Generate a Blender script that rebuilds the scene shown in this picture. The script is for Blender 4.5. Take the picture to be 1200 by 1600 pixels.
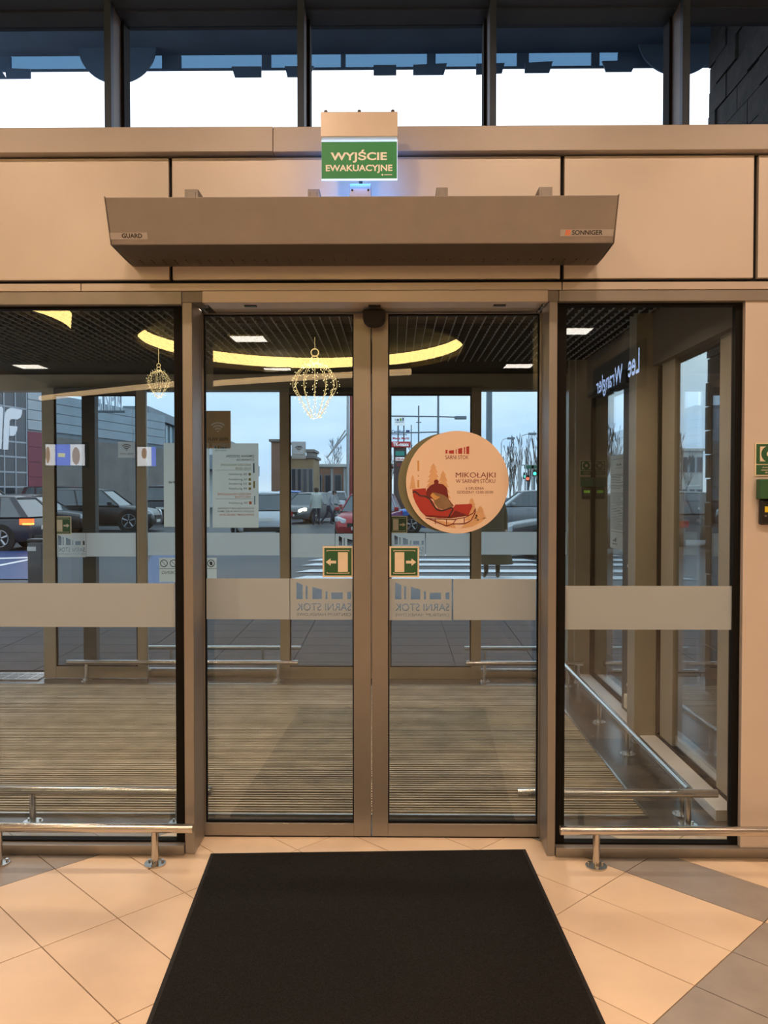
import bpy, bmesh, math, random
from mathutils import Vector, Matrix

for _o in list(bpy.data.objects):
    bpy.data.objects.remove(_o, do_unlink=True)
SC = bpy.context.scene
COL = SC.collection
random.seed(7)

# ------------------------------------------------------------------ camera
FPX = 1294.0
CAM = Vector((0.0, -3.80, 1.68))
PITCH = math.atan(30.0 / FPX)          # looking slightly down
YAW = math.atan(16.0 / FPX)            # and a touch to the left
cd = bpy.data.cameras.new('camera')
cd.sensor_fit = 'VERTICAL'
cd.sensor_height = 36.0
cd.sensor_width = 27.0
cd.lens = FPX / 1600.0 * 36.0
cd.clip_start = 0.05
cd.clip_end = 600
cam = bpy.data.objects.new('camera', cd)
cam.location = CAM
cam.rotation_euler = (math.radians(90) - PITCH, 0, YAW)
COL.objects.link(cam)
SC.camera = cam

# ------------------------------------------------------------------ colour management
SC.view_settings.view_transform = 'Standard'
SC.view_settings.look = 'None'
SC.view_settings.gamma = 1.0
SC.view_settings.use_curve_mapping = False
SC.view_settings.exposure = 0.0
SC.cycles.use_denoising = True
SC.cycles.max_bounces = 10
SC.cycles.diffuse_bounces = 4
SC.cycles.glossy_bounces = 4
SC.cycles.transparent_max_bounces = 32
SC.cycles.sample_clamp_indirect = 6.0
SC.cycles.caustics_reflective = False
SC.cycles.caustics_refractive = False

# ------------------------------------------------------------------ world: an overcast blue late-afternoon sky
W = bpy.data.worlds.new('overcast_sky')
SC.world = W
W.use_nodes = True
_nt = W.node_tree
_nt.nodes.clear()
_out = _nt.nodes.new('ShaderNodeOutputWorld')
_bg = _nt.nodes.new('ShaderNodeBackground')
_tc = _nt.nodes.new('ShaderNodeTexCoord')
_sep = _nt.nodes.new('ShaderNodeSeparateXYZ')
_ramp = _nt.nodes.new('ShaderNodeValToRGB')
_nt.links.new(_tc.outputs['Generated'], _sep.inputs[0])
_nt.links.new(_sep.outputs['Z'], _ramp.inputs[0])
_cr = _ramp.color_ramp
_cr.elements[0].position = 0.0
_cr.elements[0].color = (0.72, 0.74, 0.80, 1)
_cr.elements[1].position = 0.6
_cr.elements[1].color = (0.80, 0.86, 0.95, 1)
_e = _cr.elements.new(0.06); _e.color = (0.56, 0.70, 0.92, 1)
_e = _cr.elements.new(0.15); _e.color = (0.80, 0.88, 0.98, 1)
_map = _nt.nodes.new('ShaderNodeMapping')
_map.inputs['Scale'].default_value = (2.2, 2.2, 9.0)
_noi = _nt.nodes.new('ShaderNodeTexNoise')
_noi.inputs['Scale'].default_value = 2.2
_noi.inputs['Detail'].default_value = 5.0
_nt.links.new(_tc.outputs['Generated'], _map.inputs[0])
_nt.links.new(_map.outputs[0], _noi.inputs['Vector'])
_r2 = _nt.nodes.new('ShaderNodeValToRGB')
_r2.color_ramp.elements[0].position = 0.42
_r2.color_ramp.elements[0].color = (0, 0, 0, 1)
_r2.color_ramp.elements[1].position = 0.68
_r2.color_ramp.elements[1].color = (1, 1, 1, 1)
_nt.links.new(_noi.outputs['Fac'], _r2.inputs[0])
_mx = _nt.nodes.new('ShaderNodeMixRGB')
_mx.inputs['Color2'].default_value = (0.95, 0.97, 1.0, 1)
_mlt = _nt.nodes.new('ShaderNodeMath'); _mlt.operation = 'MULTIPLY'; _mlt.inputs[1].default_value = 0.55
_nt.links.new(_r2.outputs[0], _mlt.inputs[0])
_nt.links.new(_mlt.outputs[0], _mx.inputs['Fac'])
_nt.links.new(_ramp.outputs[0], _mx.inputs['Color1'])
_nt.links.new(_mx.outputs[0], _bg.inputs['Color'])
_bg.inputs['Strength'].default_value = 2.0
_nt.links.new(_bg.outputs[0], _out.inputs[0])

WARM = (1.0, 0.68, 0.47)
def area_light(name, loc, power, size, col=WARM, spread=150):
    ld = bpy.data.lights.new(name, 'AREA')
    ld.shape = 'DISK'; ld.size = size; ld.energy = power; ld.color = col
    ld.spread = math.radians(spread)
    o = bpy.data.objects.new(name, ld); o.location = loc
    COL.objects.link(o)
    return o

# ------------------------------------------------------------------ measuring: a pixel of the photograph on a real plane
_fw = Vector((-math.sin(YAW) * math.cos(PITCH), math.cos(YAW) * math.cos(PITCH), -math.sin(PITCH)))
_rt = Vector((math.cos(YAW), math.sin(YAW), 0))
_up = _rt.cross(_fw)
def _ray(px, py): return _fw * FPX + _rt * (px - 600) + _up * (800 - py)
def P(px, py, Y):
    d = _ray(px, py); return CAM + d * ((Y - CAM.y) / d.y)
def G(px, py, z=0.0):
    d = _ray(px, py); return CAM + d * ((z - CAM.z) / d.z)
def X(px, Y, py=770): return P(px, py, Y).x
def Z(py, Y, px=616): return P(px, py, Y).z

# ------------------------------------------------------------------ materials
MATS = {}
def pm(name, col, rough=0.5, metal=0.0, var=0.06, scale=14.0, bump=0.0, bscale=180.0, emit=0.0, ecol=None, spec=0.5, stretch=None, coat=0.0):
    m = bpy.data.materials.new(name); m.use_nodes = True
    nt = m.node_tree; b = nt.nodes['Principled BSDF']
    b.inputs['Roughness'].default_value = rough
    b.inputs['Metallic'].default_value = metal
    b.inputs['Specular IOR Level'].default_value = spec
    if coat: b.inputs['Coat Weight'].default_value = coat; b.inputs['Coat Roughness'].default_value = 0.05
    tc = nt.nodes.new('ShaderNodeTexCoord')
    vec = tc.outputs['Object']
    if stretch:
        mp = nt.nodes.new('ShaderNodeMapping'); mp.inputs['Scale'].default_value = stretch
        nt.links.new(vec, mp.inputs[0]); vec = mp.outputs[0]
    n = nt.nodes.new('ShaderNodeTexNoise'); n.inputs['Scale'].default_value = scale; n.inputs['Detail'].default_value = 3
    nt.links.new(vec, n.inputs['Vector'])
    r = nt.nodes.new('ShaderNodeValToRGB')
    r.color_ramp.elements[0].position = 0.3; r.color_ramp.elements[1].position = 0.7
    r.color_ramp.elements[0].color = tuple(max(0, c * (1 - var)) for c in col) + (1,)
    r.color_ramp.elements[1].color = tuple(min(1, c * (1 + var)) for c in col) + (1,)
    nt.links.new(n.outputs['Fac'], r.inputs[0])
    nt.links.new(r.outputs[0], b.inputs['Base Color'])
    if bump:
        n2 = nt.nodes.new('ShaderNodeTexNoise'); n2.inputs['Scale'].default_value = bscale
        nt.links.new(vec, n2.inputs['Vector'])
        bp = nt.nodes.new('ShaderNodeBump'); bp.inputs['Strength'].default_value = bump; bp.inputs['Distance'].default_value = 0.01
        nt.links.new(n2.outputs['Fac'], bp.inputs['Height']); nt.links.new(bp.outputs[0], b.inputs['Normal'])
    if emit:
        b.inputs['Emission Color'].default_value = tuple(ecol or col) + (1,)
        b.inputs['Emission Strength'].default_value = emit
    MATS[name] = m
    return m
def glass(name, tint, refl=0.05, edge=0.8, rough=0.0):
    """clear sheet glass: tinted straight-through light plus a mirror reflection that grows towards grazing angles"""
    m = bpy.data.materials.new(name); m.use_nodes = True
    nt = m.node_tree; nt.nodes.clear()
    out = nt.nodes.new('ShaderNodeOutputMaterial')
    mix = nt.nodes.new('ShaderNodeMixShader')
    tr = nt.nodes.new('ShaderNodeBsdfTransparent'); tr.inputs[0].default_value = tuple(tint) + (1,)
    gl = nt.nodes.new('ShaderNodeBsdfGlossy'); gl.inputs['Roughness'].default_value = rough
    gl.inputs['Color'].default_value = (1, 1, 1, 1)
    lw = nt.nodes.new('ShaderNodeLayerWeight'); lw.inputs['Blend'].default_value = 0.5
    pw = nt.nodes.new('ShaderNodeMath'); pw.operation = 'POWER'; pw.inputs[1].default_value = 4.0
    ml = nt.nodes.new('ShaderNodeMath'); ml.operation = 'MULTIPLY_ADD'
    ml.inputs[1].default_value = edge; ml.inputs[2].default_value = refl
    nt.links.new(lw.outputs['Facing'], pw.inputs[0]); nt.links.new(pw.outputs[0], ml.inputs[0])
    nt.links.new(ml.outputs[0], mix.inputs[0]); nt.links.new(tr.outputs[0], mix.inputs[1]); nt.links.new(gl.outputs[0], mix.inputs[2])
    nt.links.new(mix.outputs[0], out.inputs[0])
    MATS[name] = m
    return m
def film(name, col, trans=0.35, clear=0.12):
    """frosted adhesive film: diffuse white with some light coming through"""
    m = bpy.data.materials.new(name); m.use_nodes = True
    nt = m.node_tree; nt.nodes.clear()
    out = nt.nodes.new('ShaderNodeOutputMaterial')
    d = nt.nodes.new('ShaderNodeBsdfDiffuse'); d.inputs[0].default_value = tuple(col) + (1,)
    t = nt.nodes.new('ShaderNodeBsdfTranslucent'); t.inputs[0].default_value = tuple(col) + (1,)
    c = nt.nodes.new('ShaderNodeBsdfTransparent')
    tc = nt.nodes.new('ShaderNodeTexCoord'); n = nt.nodes.new('ShaderNodeTexNoise'); n.inputs['Scale'].default_value = 6
    nt.links.new(tc.outputs['Object'], n.inputs['Vector'])
    mr = nt.nodes.new('ShaderNodeMapRange'); mr.inputs['To Min'].default_value = clear * 0.8; mr.inputs['To Max'].default_value = clear * 1.2
    nt.links.new(n.outputs['Fac'], mr.inputs['Value'])
    a = nt.nodes.new('ShaderNodeMixShader'); a.inputs[0].default_value = trans
    nt.links.new(d.outputs[0], a.inputs[1]); nt.links.new(t.outputs[0], a.inputs[2])
    b = nt.nodes.new('ShaderNodeMixShader')
    nt.links.new(mr.outputs[0], b.inputs[0]); nt.links.new(a.outputs[0], b.inputs[1]); nt.links.new(c.outputs[0], b.inputs[2])
    nt.links.new(b.outputs[0], out.inputs[0])
    MATS[name] = m
    return m

pm('panel', (0.66, 0.60, 0.54), 0.42, 0.25, 0.03, 3)
pm('ledge', (0.50, 0.46, 0.43), 0.45, 0.2, 0.03, 5)
pm('frame', (0.30, 0.275, 0.245), 0.38, 0.45, 0.04, 8)
pm('frame_dark', (0.20, 0.18, 0.16), 0.4, 0.4, 0.05, 8)
pm('header', (0.56, 0.50, 0.44), 0.4, 0.3, 0.03, 6)
pm('gasket', (0.006, 0.0055, 0.005), 0.7, 0, 0.1, 20, spec=0.15)
pm('recess', (0.012, 0.011, 0.011), 0.8)
pm('vest_frame', (0.36, 0.315, 0.235), 0.45, 0.25, 0.05, 7)
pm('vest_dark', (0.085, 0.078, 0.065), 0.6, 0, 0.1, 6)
pm('clere_frame', (0.05, 0.075, 0.12), 0.5, 0.3, 0.08, 6)
pm('clere_side', (0.20, 0.18, 0.18), 0.5, 0.3, 0.08, 6)
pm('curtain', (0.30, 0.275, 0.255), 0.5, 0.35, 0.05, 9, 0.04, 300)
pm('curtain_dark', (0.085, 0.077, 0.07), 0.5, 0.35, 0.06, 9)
pm('steel', (0.60, 0.57, 0.53), 0.24, 1.0, 0.02, 3)
pm('chrome', (0.7, 0.68, 0.65), 0.15, 1.0, 0.03)
pm('tile_beige', (0.80, 0.64, 0.47), 0.34, 0, 0.045, 5, 0.03, 60)
pm('tile_beige_b', (0.77, 0.61, 0.445), 0.36, 0, 0.05, 6, 0.03, 60)
pm('tile_grey', (0.34, 0.315, 0.29), 0.35, 0, 0.08, 9, 0.03, 60)
pm('grout', (0.20, 0.14, 0.09), 0.9)
pm('hall_floor', (0.72, 0.58, 0.43), 0.4, 0, 0.05, 2)
pm('hall_wall', (0.55, 0.46, 0.38), 0.7, 0, 0.05, 2)
pm('hall_ceiling', (0.045, 0.043, 0.04), 0.8, 0, 0.1, 3)
pm('doormat', (0.016, 0.015, 0.014), 0.95, 0, 0.7, 260, 0.9, 380, spec=0.2)
pm('doormat_rim', (0.010, 0.0095, 0.009), 0.85, 0, 0.2, 30)
pm('black_plastic', (0.012, 0.012, 0.012), 0.35, 0, 0.1)
pm('stone_dark', (0.075, 0.066, 0.055), 0.22, 0, 0.2, 5, spec=0.3)
pm('grate_rib', (0.42, 0.345, 0.235), 0.55, 0.1, 0.2, 5, spec=0.3)
pm('grate_brush', (0.055, 0.042, 0.028), 0.9, 0, 0.4, 40)
pm('white_paint', (0.74, 0.72, 0.68), 0.5, 0, 0.03)
pm('cream', (0.80, 0.70, 0.52), 0.5, 0, 0.03)
pm('sign_green', (0.025, 0.11, 0.045), 0.45, 0, 0.05)
pm('exit_green', (0.03, 0.26, 0.09), 0.4, 0, 0.03, emit=0.10, ecol=(0.05, 0.42, 0.14))
pm('exit_white', (0.85, 0.78, 0.66), 0.5, 0, 0.02, emit=0.18, ecol=(1.0, 0.9, 0.75))
pm('exit_edge', (0.9, 0.95, 1.0), 0.3, 0, 0.02, emit=1.0, ecol=(0.50, 0.74, 1.0))
pm('exit_case', (0.85, 0.76, 0.68), 0.3, 0.2, 0.02)
pm('poster', (0.80, 0.62, 0.47), 0.5, 0, 0.02, 4)
pm('poster_back', (0.42, 0.34, 0.19), 0.6, 0, 0.05)
pm('print_red', (0.40, 0.035, 0.025), 0.5, 0, 0.05)
pm('print_darkred', (0.17, 0.012, 0.012), 0.5, 0, 0.05)
pm('print_tree', (0.68, 0.40, 0.20), 0.5, 0, 0.08)
pm('print_gold', (0.62, 0.33, 0.10), 0.5, 0, 0.08)
pm('print_brown', (0.25, 0.15, 0.075), 0.5, 0, 0.15)
pm('print_dark', (0.045, 0.028, 0.030), 0.5, 0, 0.1)
pm('print_black', (0.03, 0.03, 0.03), 0.5, 0, 0.1)
pm('print_grey', (0.22, 0.21, 0.20), 0.5, 0, 0.1)
pm('print_olive', (0.42, 0.38, 0.10), 0.5, 0, 0.1)
pm('print_blue', (0.16, 0.36, 0.50), 0.5, 0, 0.1)
pm('print_orange', (0.80, 0.20, 0.06), 0.5, 0, 0.05)
pm('label_grey', (0.42, 0.39, 0.37), 0.5, 0, 0.02)
pm('tan_sticker', (0.50, 0.36, 0.19), 0.6, 0, 0.05)
pm('grid_bar', (0.30, 0.29, 0.265), 0.6, 0, 0.05)
pm('yellow', (0.70, 0.55, 0.02), 0.5, 0, 0.05)
pm('lcd_green', (0.25, 0.5, 0.05), 0.5, 0, 0.05, emit=0.25)
glass('glass_front', (0.84, 0.885, 0.895), 0.042, 0.6)
glass('glass_outer', (0.80, 0.865, 0.895), 0.03, 0.55)
glass('glass_side', (0.80, 0.865, 0.88), 0.04, 1.1)
glass('glass_clere', (0.95, 0.97, 0.99), 0.012, 0.2)
film('film_front', (0.62, 0.67, 0.68), 0.52, 0.08)
film('film_outer', (0.90, 0.92, 0.90), 0.68, 0.12)
film('paper', (0.97, 0.95, 0.88), 0.78, 0.0)
film('wifi_film', (0.85, 0.85, 0.82), 0.5, 0.35)

# ------------------------------------------------------------------ mesh helpers
WLOC = {}
class MB:
    def __init__(s): s.v = []; s.f = []
    def add(s, vs, fs):
        n = len(s.v); s.v += [tuple(v) for v in vs]; s.f += [tuple(i + n for i in f) for f in fs]; return s
    def box(s, x0, x1, y0, y1, z0, z1):
        if x0 > x1: x0, x1 = x1, x0
        if y0 > y1: y0, y1 = y1, y0
        if z0 > z1: z0, z1 = z1, z0
        return s.add([(x0, y0, z0), (x1, y0, z0), (x1, y1, z0), (x0, y1, z0), (x0, y0, z1), (x1, y0, z1), (x1, y1, z1), (x0, y1, z1)],
                     [(0, 3, 2, 1), (4, 5, 6, 7), (0, 1, 5, 4), (1, 2, 6, 5), (2, 3, 7, 6), (3, 0, 4, 7)])
    def prism_y(s, pts, y0, y1):           # polygon in x,z pushed along y
        n = len(pts)
        vs = [(p[0], y0, p[1]) for p in pts] + [(p[0], y1, p[1]) for p in pts]
        fs = [tuple(range(n)), tuple(range(2 * n - 1, n - 1, -1))] + [(i, i + n, (i + 1) % n + n, (i + 1) % n) for i in range(n)]
        return s.add(vs, fs)
    def prism_x(s, pts, x0, x1):           # polygon in y,z pushed along x
        n = len(pts)
        vs = [(x0, p[0], p[1]) for p in pts] + [(x1, p[0], p[1]) for p in pts]
        fs = [tuple(range(n)), tuple(range(2 * n - 1, n - 1, -1))] + [(i, i + n, (i + 1) % n + n, (i + 1) % n) for i in range(n)]
        return s.add(vs, fs)
    def prism_z(s, pts, z0, z1):
        n = len(pts)
        vs = [(p[0], p[1], z0) for p in pts] + [(p[0], p[1], z1) for p in pts]
        fs = [tuple(range(n - 1, -1, -1)), tuple(range(n, 2 * n))] + [(i, (i + 1) % n, (i + 1) % n + n, i + n) for i in range(n)]
        return s.add(vs, fs)
    def tube(s, a, b, r0, r1=None, n=16, cap=True):
        r1 = r0 if r1 is None else r1
        a = Vector(a); b = Vector(b); d = (b - a).normalized()
        q = d.orthogonal().normalized(); w = d.cross(q)
        vs = []
        for c, r in ((a, r0), (b, r1)):
            for i in range(n):
                t = 2 * math.pi * i / n
                vs.append(c + q * (r * math.cos(t)) + w * (r * math.sin(t)))
        fs = [(i, (i + 1) % n, (i + 1) % n + n, i + n) for i in range(n)]
        if cap: fs += [tuple(range(n - 1, -1, -1)), tuple(range(n, 2 * n))]
        return s.add(vs, fs)
    def path(s, pts, r, n=6):
        for a, b in zip(pts[:-1], pts[1:]): s.tube(a, b, r, r, n)
        return s
    def loft(s, rings, cap=True, close=True):
        n = len(rings[0]); vs = [p for r in rings for p in r]; fs = []
        for k in range(len(rings) - 1):
            for i in range(n if close else n - 1):
                j = (i + 1) % n
                fs.append((k * n + i, k * n + j, (k + 1) * n + j, (k + 1) * n + i))
        if cap: fs += [tuple(range(n - 1, -1, -1)), tuple(range((len(rings) - 1) * n, len(rings) * n))]
        return s.add(vs, fs)
    def build(s, name, mat, parent=None, local=False, smooth=False, bevel=0.0, fix=True):
        me = bpy.data.meshes.new(name)
        v = s.v
        if not local:
            if parent is not None: o0 = WLOC[parent.name]
            else:
                xs = [p[0] for p in v]; ys = [p[1] for p in v]; zs = [p[2] for p in v]
                o0 = Vector(((min(xs) + max(xs)) / 2, (min(ys) + max(ys)) / 2, min(zs)))
            v = [(p[0] - o0[0], p[1] - o0[1], p[2] - o0[2]) for p in v]
        me.from_pydata(v, [], s.f); me.update()
        if fix:
            bm = bmesh.new(); bm.from_mesh(me); bmesh.ops.recalc_face_normals(bm, faces=bm.faces); bm.to_mesh(me); bm.free()
        return link(name, me, mat, parent, None if local else (Vector((0, 0, 0)) if parent is not None else o0), smooth, bevel)
def link(name, me, mat, parent=None, loc=None, smooth=False, bevel=0.0):
    o = bpy.data.objects.new(name, me)
    if mat is not None: me.materials.append(MATS[mat] if isinstance(mat, str) else mat)
    if parent is not None: o.parent = parent
    if loc is not None: o.location = loc
    COL.objects.link(o)
    WLOC[o.name] = (WLOC[parent.name].copy() if parent is not None else Vector(o.location))
    if smooth:
        for p in me.polygons: p.use_smooth = True
        try: me.set_sharp_from_angle(angle=math.radians(35))
        except Exception: pass
    if bevel:
        md = o.modifiers.new('bevel', 'BEVEL'); md.width = bevel; md.segments = 2; md.limit_method = 'ANGLE'
    return o
def tag(o, label, cat, group=None, kind=None):
    o['label'] = label
    if cat: o['category'] = cat
    if group: o['group'] = group
    if kind: o['kind'] = kind
    return o
def thing(name, loc, label, cat, group=None, kind=None, rotz=0.0):
    o = bpy.data.objects.new(name, None); o.location = loc; o.rotation_euler = (0, 0, rotz)
    o.empty_display_size = 0.1
    COL.objects.link(o); WLOC[o.name] = Vector(loc)
    return tag(o, label, cat, group, kind)
def box(name, mat, parent, x0, x1, y0, y1, z0, z1, bevel=0.0):
    return MB().box(x0, x1, y0, y1, z0, z1).build(name, mat, parent, bevel=bevel)

# ------------------------------------------------------------------ flat print: lettering and stencils
def _font(body, bold=0.0, space=1.0):
    cu = bpy.data.curves.new('lettering', 'FONT'); cu.body = body; cu.size = 1.0; cu.offset = bold; cu.space_character = space
    cu.resolution_u = 4; cu.align_x = 'LEFT'
    return bpy.data.objects.new('lettering', cu)
def text_mesh(body, bold=0.0, space=1.0):
    o = _font(body, bold, space); COL.objects.link(o)
    dg = bpy.context.evaluated_depsgraph_get()
    me = bpy.data.meshes.new_from_object(o.evaluated_get(dg))
    cu = o.data; bpy.data.objects.remove(o); bpy.data.curves.remove(cu)
    return me
def frame_y(Y):    # plane facing the camera: (u,v)->(x,z)
    return lambda u, v: (u, Y, v)
def lettering(body, mat, parent, fr, u0, u1, v0, v1, bold=0.0, mirror=False, name='lettering', space=1.0, keep=False):
    """text fitted to the rectangle u0..u1, v0..v1 of the plane fr"""
    me = text_mesh(body, bold, space)
    xs = [v.co.x for v in me.vertices]; ys = [v.co.y for v in me.vertices]
    if not xs: return None
    a, b, c, d = min(xs), max(xs), min(ys), max(ys)
    vs = []
    sx = (u1 - u0) / (b - a); sy = (v1 - v0) / (d - c)
    for v in me.vertices:
        t = (v.co.x - a) * sx
        u = (u1 - t) if mirror else (u0 + t)
        vs.append(fr(u, v0 + (v.co.y - c) * sy))
    m = MB(); m.v = vs; m.f = [tuple(p.vertices) for p in me.polygons]
    bpy.data.meshes.remove(me)
    return m.build(name, mat, parent, fix=False)
def flat(name, mat, parent, fr, pts):
    m = MB(); m.v = [fr(u, v) for u, v in pts]; m.f = [tuple(range(len(pts)))]
    return m.build(name, mat, parent, fix=False)
def flats(name, mat, parent, fr, polys):
    m = MB()
    for pts in polys: m.add([fr(u, v) for u, v in pts], [tuple(range(len(pts)))])
    return m.build(name, mat, parent, fix=False)
def disc_pts(cu, cv, r, n=48, r2=None): return [(cu + r * math.cos(2 * math.pi * i / n), cv + (r2 or r) * math.sin(2 * math.pi * i / n)) for i in range(n)]
def stencil(name, mat, parent, Y, rect, texts, polys, thick=0.0006):
    """a sheet with lettering cut out of it; texts: (body,u0,u1,v0,v1,bold,mirror)"""
    cu = bpy.data.curves.new(name, 'CURVE'); cu.dimensions = '2D'; cu.fill_mode = 'BOTH'; cu.resolution_u = 4; cu.extrude = thick / 2
    def poly(pts):
        sp = cu.splines.new('POLY'); sp.points.add(len(pts) - 1)
        for q, p in zip(sp.points, pts): q.co = (p[0], p[1], 0, 1)
        sp.use_cyclic_u = True
    u0, u1, v0, v1 = rect
    poly([(u0, v0), (u1, v0), (u1, v1), (u0, v1)])
    for p in polys: poly(p)
    for body, a, b, c, d, bold, mir in texts:
        o = _font(body, 0.0); COL.objects.link(o)
        dg = bpy.context.evaluated_depsgraph_get()
        src = o.evaluated_get(dg).to_curve(dg)
        pts = [bp.co for sp in src.splines for bp in sp.bezier_points]
        x0 = min(p.x for p in pts); x1 = max(p.x for p in pts); y0 = min(p.y for p in pts); y1 = max(p.y for p in pts)
        def mp(co):
            t = (co.x - x0) / (x1 - x0) * (b - a)
            return ((b - t) if mir else (a + t), c + (co.y - y0) / (y1 - y0) * (d - c), 0)
        for sp in src.splines:
            ns = cu.splines.new('BEZIER'); ns.bezier_points.add(len(sp.bezier_points) - 1)
            for q, p in zip(ns.bezier_points, sp.bezier_points):
                q.handle_left_type = 'FREE'; q.handle_right_type = 'FREE'
                q.co = mp(p.co); q.handle_left = mp(p.handle_left); q.handle_right = mp(p.handle_right)
            ns.use_cyclic_u = True
        fd = o.data; bpy.data.objects.remove(o); bpy.data.curves.remove(fd)
    o = bpy.data.objects.new(name, cu); COL.objects.link(o)
    dg = bpy.context.evaluated_depsgraph_get()
    me = bpy.data.meshes.new_from_object(o.evaluated_get(dg))
    m = MB(); m.v = [(v.co.x, Y - v.co.z, v.co.y) for v in me.vertices]; m.f = [tuple(p.vertices) for p in me.polygons]
    bpy.data.objects.remove(o); bpy.data.curves.remove(cu); bpy.data.meshes.remove(me)
    return m.build(name, mat, parent, fix=False)
# =================================================================== THE HALL (this side of the doors)
HZ = 4.50                        # hall ceiling
HX0, HX1, HYB = -9.0, 4.0, -19.0
# floor: diagonal 60 x 30 cm tiles near the doors, the plain slab beyond
floor = MB().box(HX0, HX1, HYB, 0.26, -0.12, -0.004).build('floor', 'grout')
tag(floor, 'beige and grey diagonal tiled floor in front of the doors', 'floor', kind='structure')
def clip(poly, fn):
    out = []
    for i in range(len(poly)):
        a, b = poly[i], poly[(i + 1) % len(poly)]
        fa, fb = fn(a), fn(b)
        if fa >= 0: out.append(a)
        if (fa >= 0) != (fb >= 0):
            t = fa / (fa - fb); out.append((a[0] + (b[0] - a[0]) * t, a[1] + (b[1] - a[1]) * t))
    return out
TU, TV, U0, V0 = 0.5985, 0.2995, -1.852, 3.003
S2 = math.sqrt(2)
def uv2xy(u, v): return ((u + v) / S2, (v - u) / S2 + CAM.y)
GREY = {(0, 1), (-1, 1)} | {(1, j) for j in range(-9, 1)} | {(-4, j) for j in range(-12, 3)} | {(2, j) for j in (-4, -3, -2, -1)}
YT = -1.75
for i in range(-8, 6):
    for j in range(-14, 8):
        g = 0.0022
        q = [(U0 + i * TU + g, V0 + j * TV + g), (U0 + (i + 1) * TU - g, V0 + j * TV + g),
             (U0 + (i + 1) * TU - g, V0 + (j + 1) * TV - g), (U0 + i * TU + g, V0 + (j + 1) * TV - g)]
        q = [uv2xy(*p) for p in q]
        for fn in (lambda p: 0.25 - p[1], lambda p: p[1] - YT, lambda p: p[0] + 2.6, lambda p: 2.6 - p[0]):
            q = clip(q, fn) if q else q
        if len(q) < 3: continue
        ar = abs(sum(q[k][0] * q[(k + 1) % len(q)][1] - q[(k + 1) % len(q)][0] * q[k][1] for k in range(len(q)))) / 2
        if ar < 0.0008: continue
        m = 'tile_grey' if (i, j) in GREY else random.choice(['tile_beige', 'tile_beige', 'tile_beige_b'])
        MB().prism_z(q, -0.004, random.uniform(-0.0004, 0.0002)).build('tile', m, floor)
rest = MB().box(HX0, HX1, HYB, YT, -0.004, 0.0)
rest.box(HX0, -2.6, YT, 0.0, -0.004, 0.0); rest.box(2.6, HX1, YT, 0.0, -0.004, 0.0)
rest.build('hall_slab', 'hall_floor', floor)

ceil = MB().box(HX0, HX1, HYB, -0.02, HZ + 0.32, HZ + 0.45)
# dark ceiling with round openings for the two light coves
ceiling = ceil.build('ceiling', 'hall_ceiling')
tag(ceiling, 'dark hall ceiling above the camera with round light coves', 'ceiling', kind='structure')
RINGS = [(-1.72, -11.9, 3.05), (-8.0, -10.2, 3.0)]
def ceil_plate():
    m = MB(); N = 64
    # plate with one round hole (main ring) and one clipped hole: radial quads out to a rectangle
    def hole(cx, cy, r, x0, x1, y0, y1):
        pts = []
        for k in range(N):
            t = 2 * math.pi * k / N
            c, s = math.cos(t), math.sin(t)
            L = min(((x1 - cx) / c if c > 0 else (x0 - cx) / c) if abs(c) > 1e-9 else 1e9,
                    ((y1 - cy) / s if s > 0 else (y0 - cy) / s) if abs(s) > 1e-9 else 1e9)
            pts.append(((cx + r * c, cy + r * s), (cx + L * c, cy + L * s)))
        n = len(m.v)
        for a, b in pts:
            m.v += [(a[0], a[1], HZ), (b[0], b[1], HZ)]
        for k in range(N):
            j = (k + 1) % N
            m.f.append((n + 2 * k, n + 2 * k + 1, n + 2 * j + 1, n + 2 * j))
    hole(*RINGS[0], -4.9, HX1, -15.5, -8.3)
    m.add([(HX0, -8.3, HZ), (HX1, -8.3, HZ), (HX1, -0.02, HZ), (HX0, -0.02, HZ)], [(0, 1, 2, 3)])
    m.add([(HX0, HYB, HZ), (HX1, HYB, HZ), (HX1, -15.5, HZ), (HX0, -15.5, HZ)], [(0, 1, 2, 3)])
    m.add([(HX0, -15.5, HZ), (-4.9, -15.5, HZ), (-4.9, -8.3, HZ), (HX0, -8.3, HZ)], [(0, 1, 2, 3)])
    return m.build('ceiling_plate', 'hall_ceiling', ceiling, fix=False)
ceil_plate()
pm('cove_wall', (0.5, 0.4, 0.25), 0.6, 0, 0.05)
pm('cove_light', (1.0, 0.72, 0.30), 0.6, 0, 0.25, 5, emit=19.0, ecol=(1.0, 0.66, 0.22))
def cove(cx, cy, r, label, a0=0.0, a1=2 * math.pi, z0=HZ):
    t = thing('ceiling_cove', (cx, cy, z0), label, 'cove light', 'round coves in the hall ceiling')
    n = 72
    def band(ra, za, rb, zb):
        m = MB(); k0 = None
        for k in range(n + 1):
            a = a0 + (a1 - a0) * k / n
            m.v += [(cx + ra * math.cos(a), cy + ra * math.sin(a), za), (cx + rb * math.cos(a), cy + rb * math.sin(a), zb)]
        for k in range(n): m.f.append((2 * k, 2 * k + 1, 2 * k + 3, 2 * k + 2))
        return m
    band(r + 0.02, z0 + 0.30, r, z0 + 0.06).build('light_band', 'cove_light', t, fix=False)
    band(r, z0 + 0.06, r, z0 - 0.05).build('cove_rim', 'cove_wall', t, fix=False)
    band(r, z0 - 0.05, r + 0.05, z0 - 0.05).build('cove_lip', 'cove_wall', t, fix=False)
cove(*RINGS[0], 'large round ceiling cove glowing warm yellow behind the camera')
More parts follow.
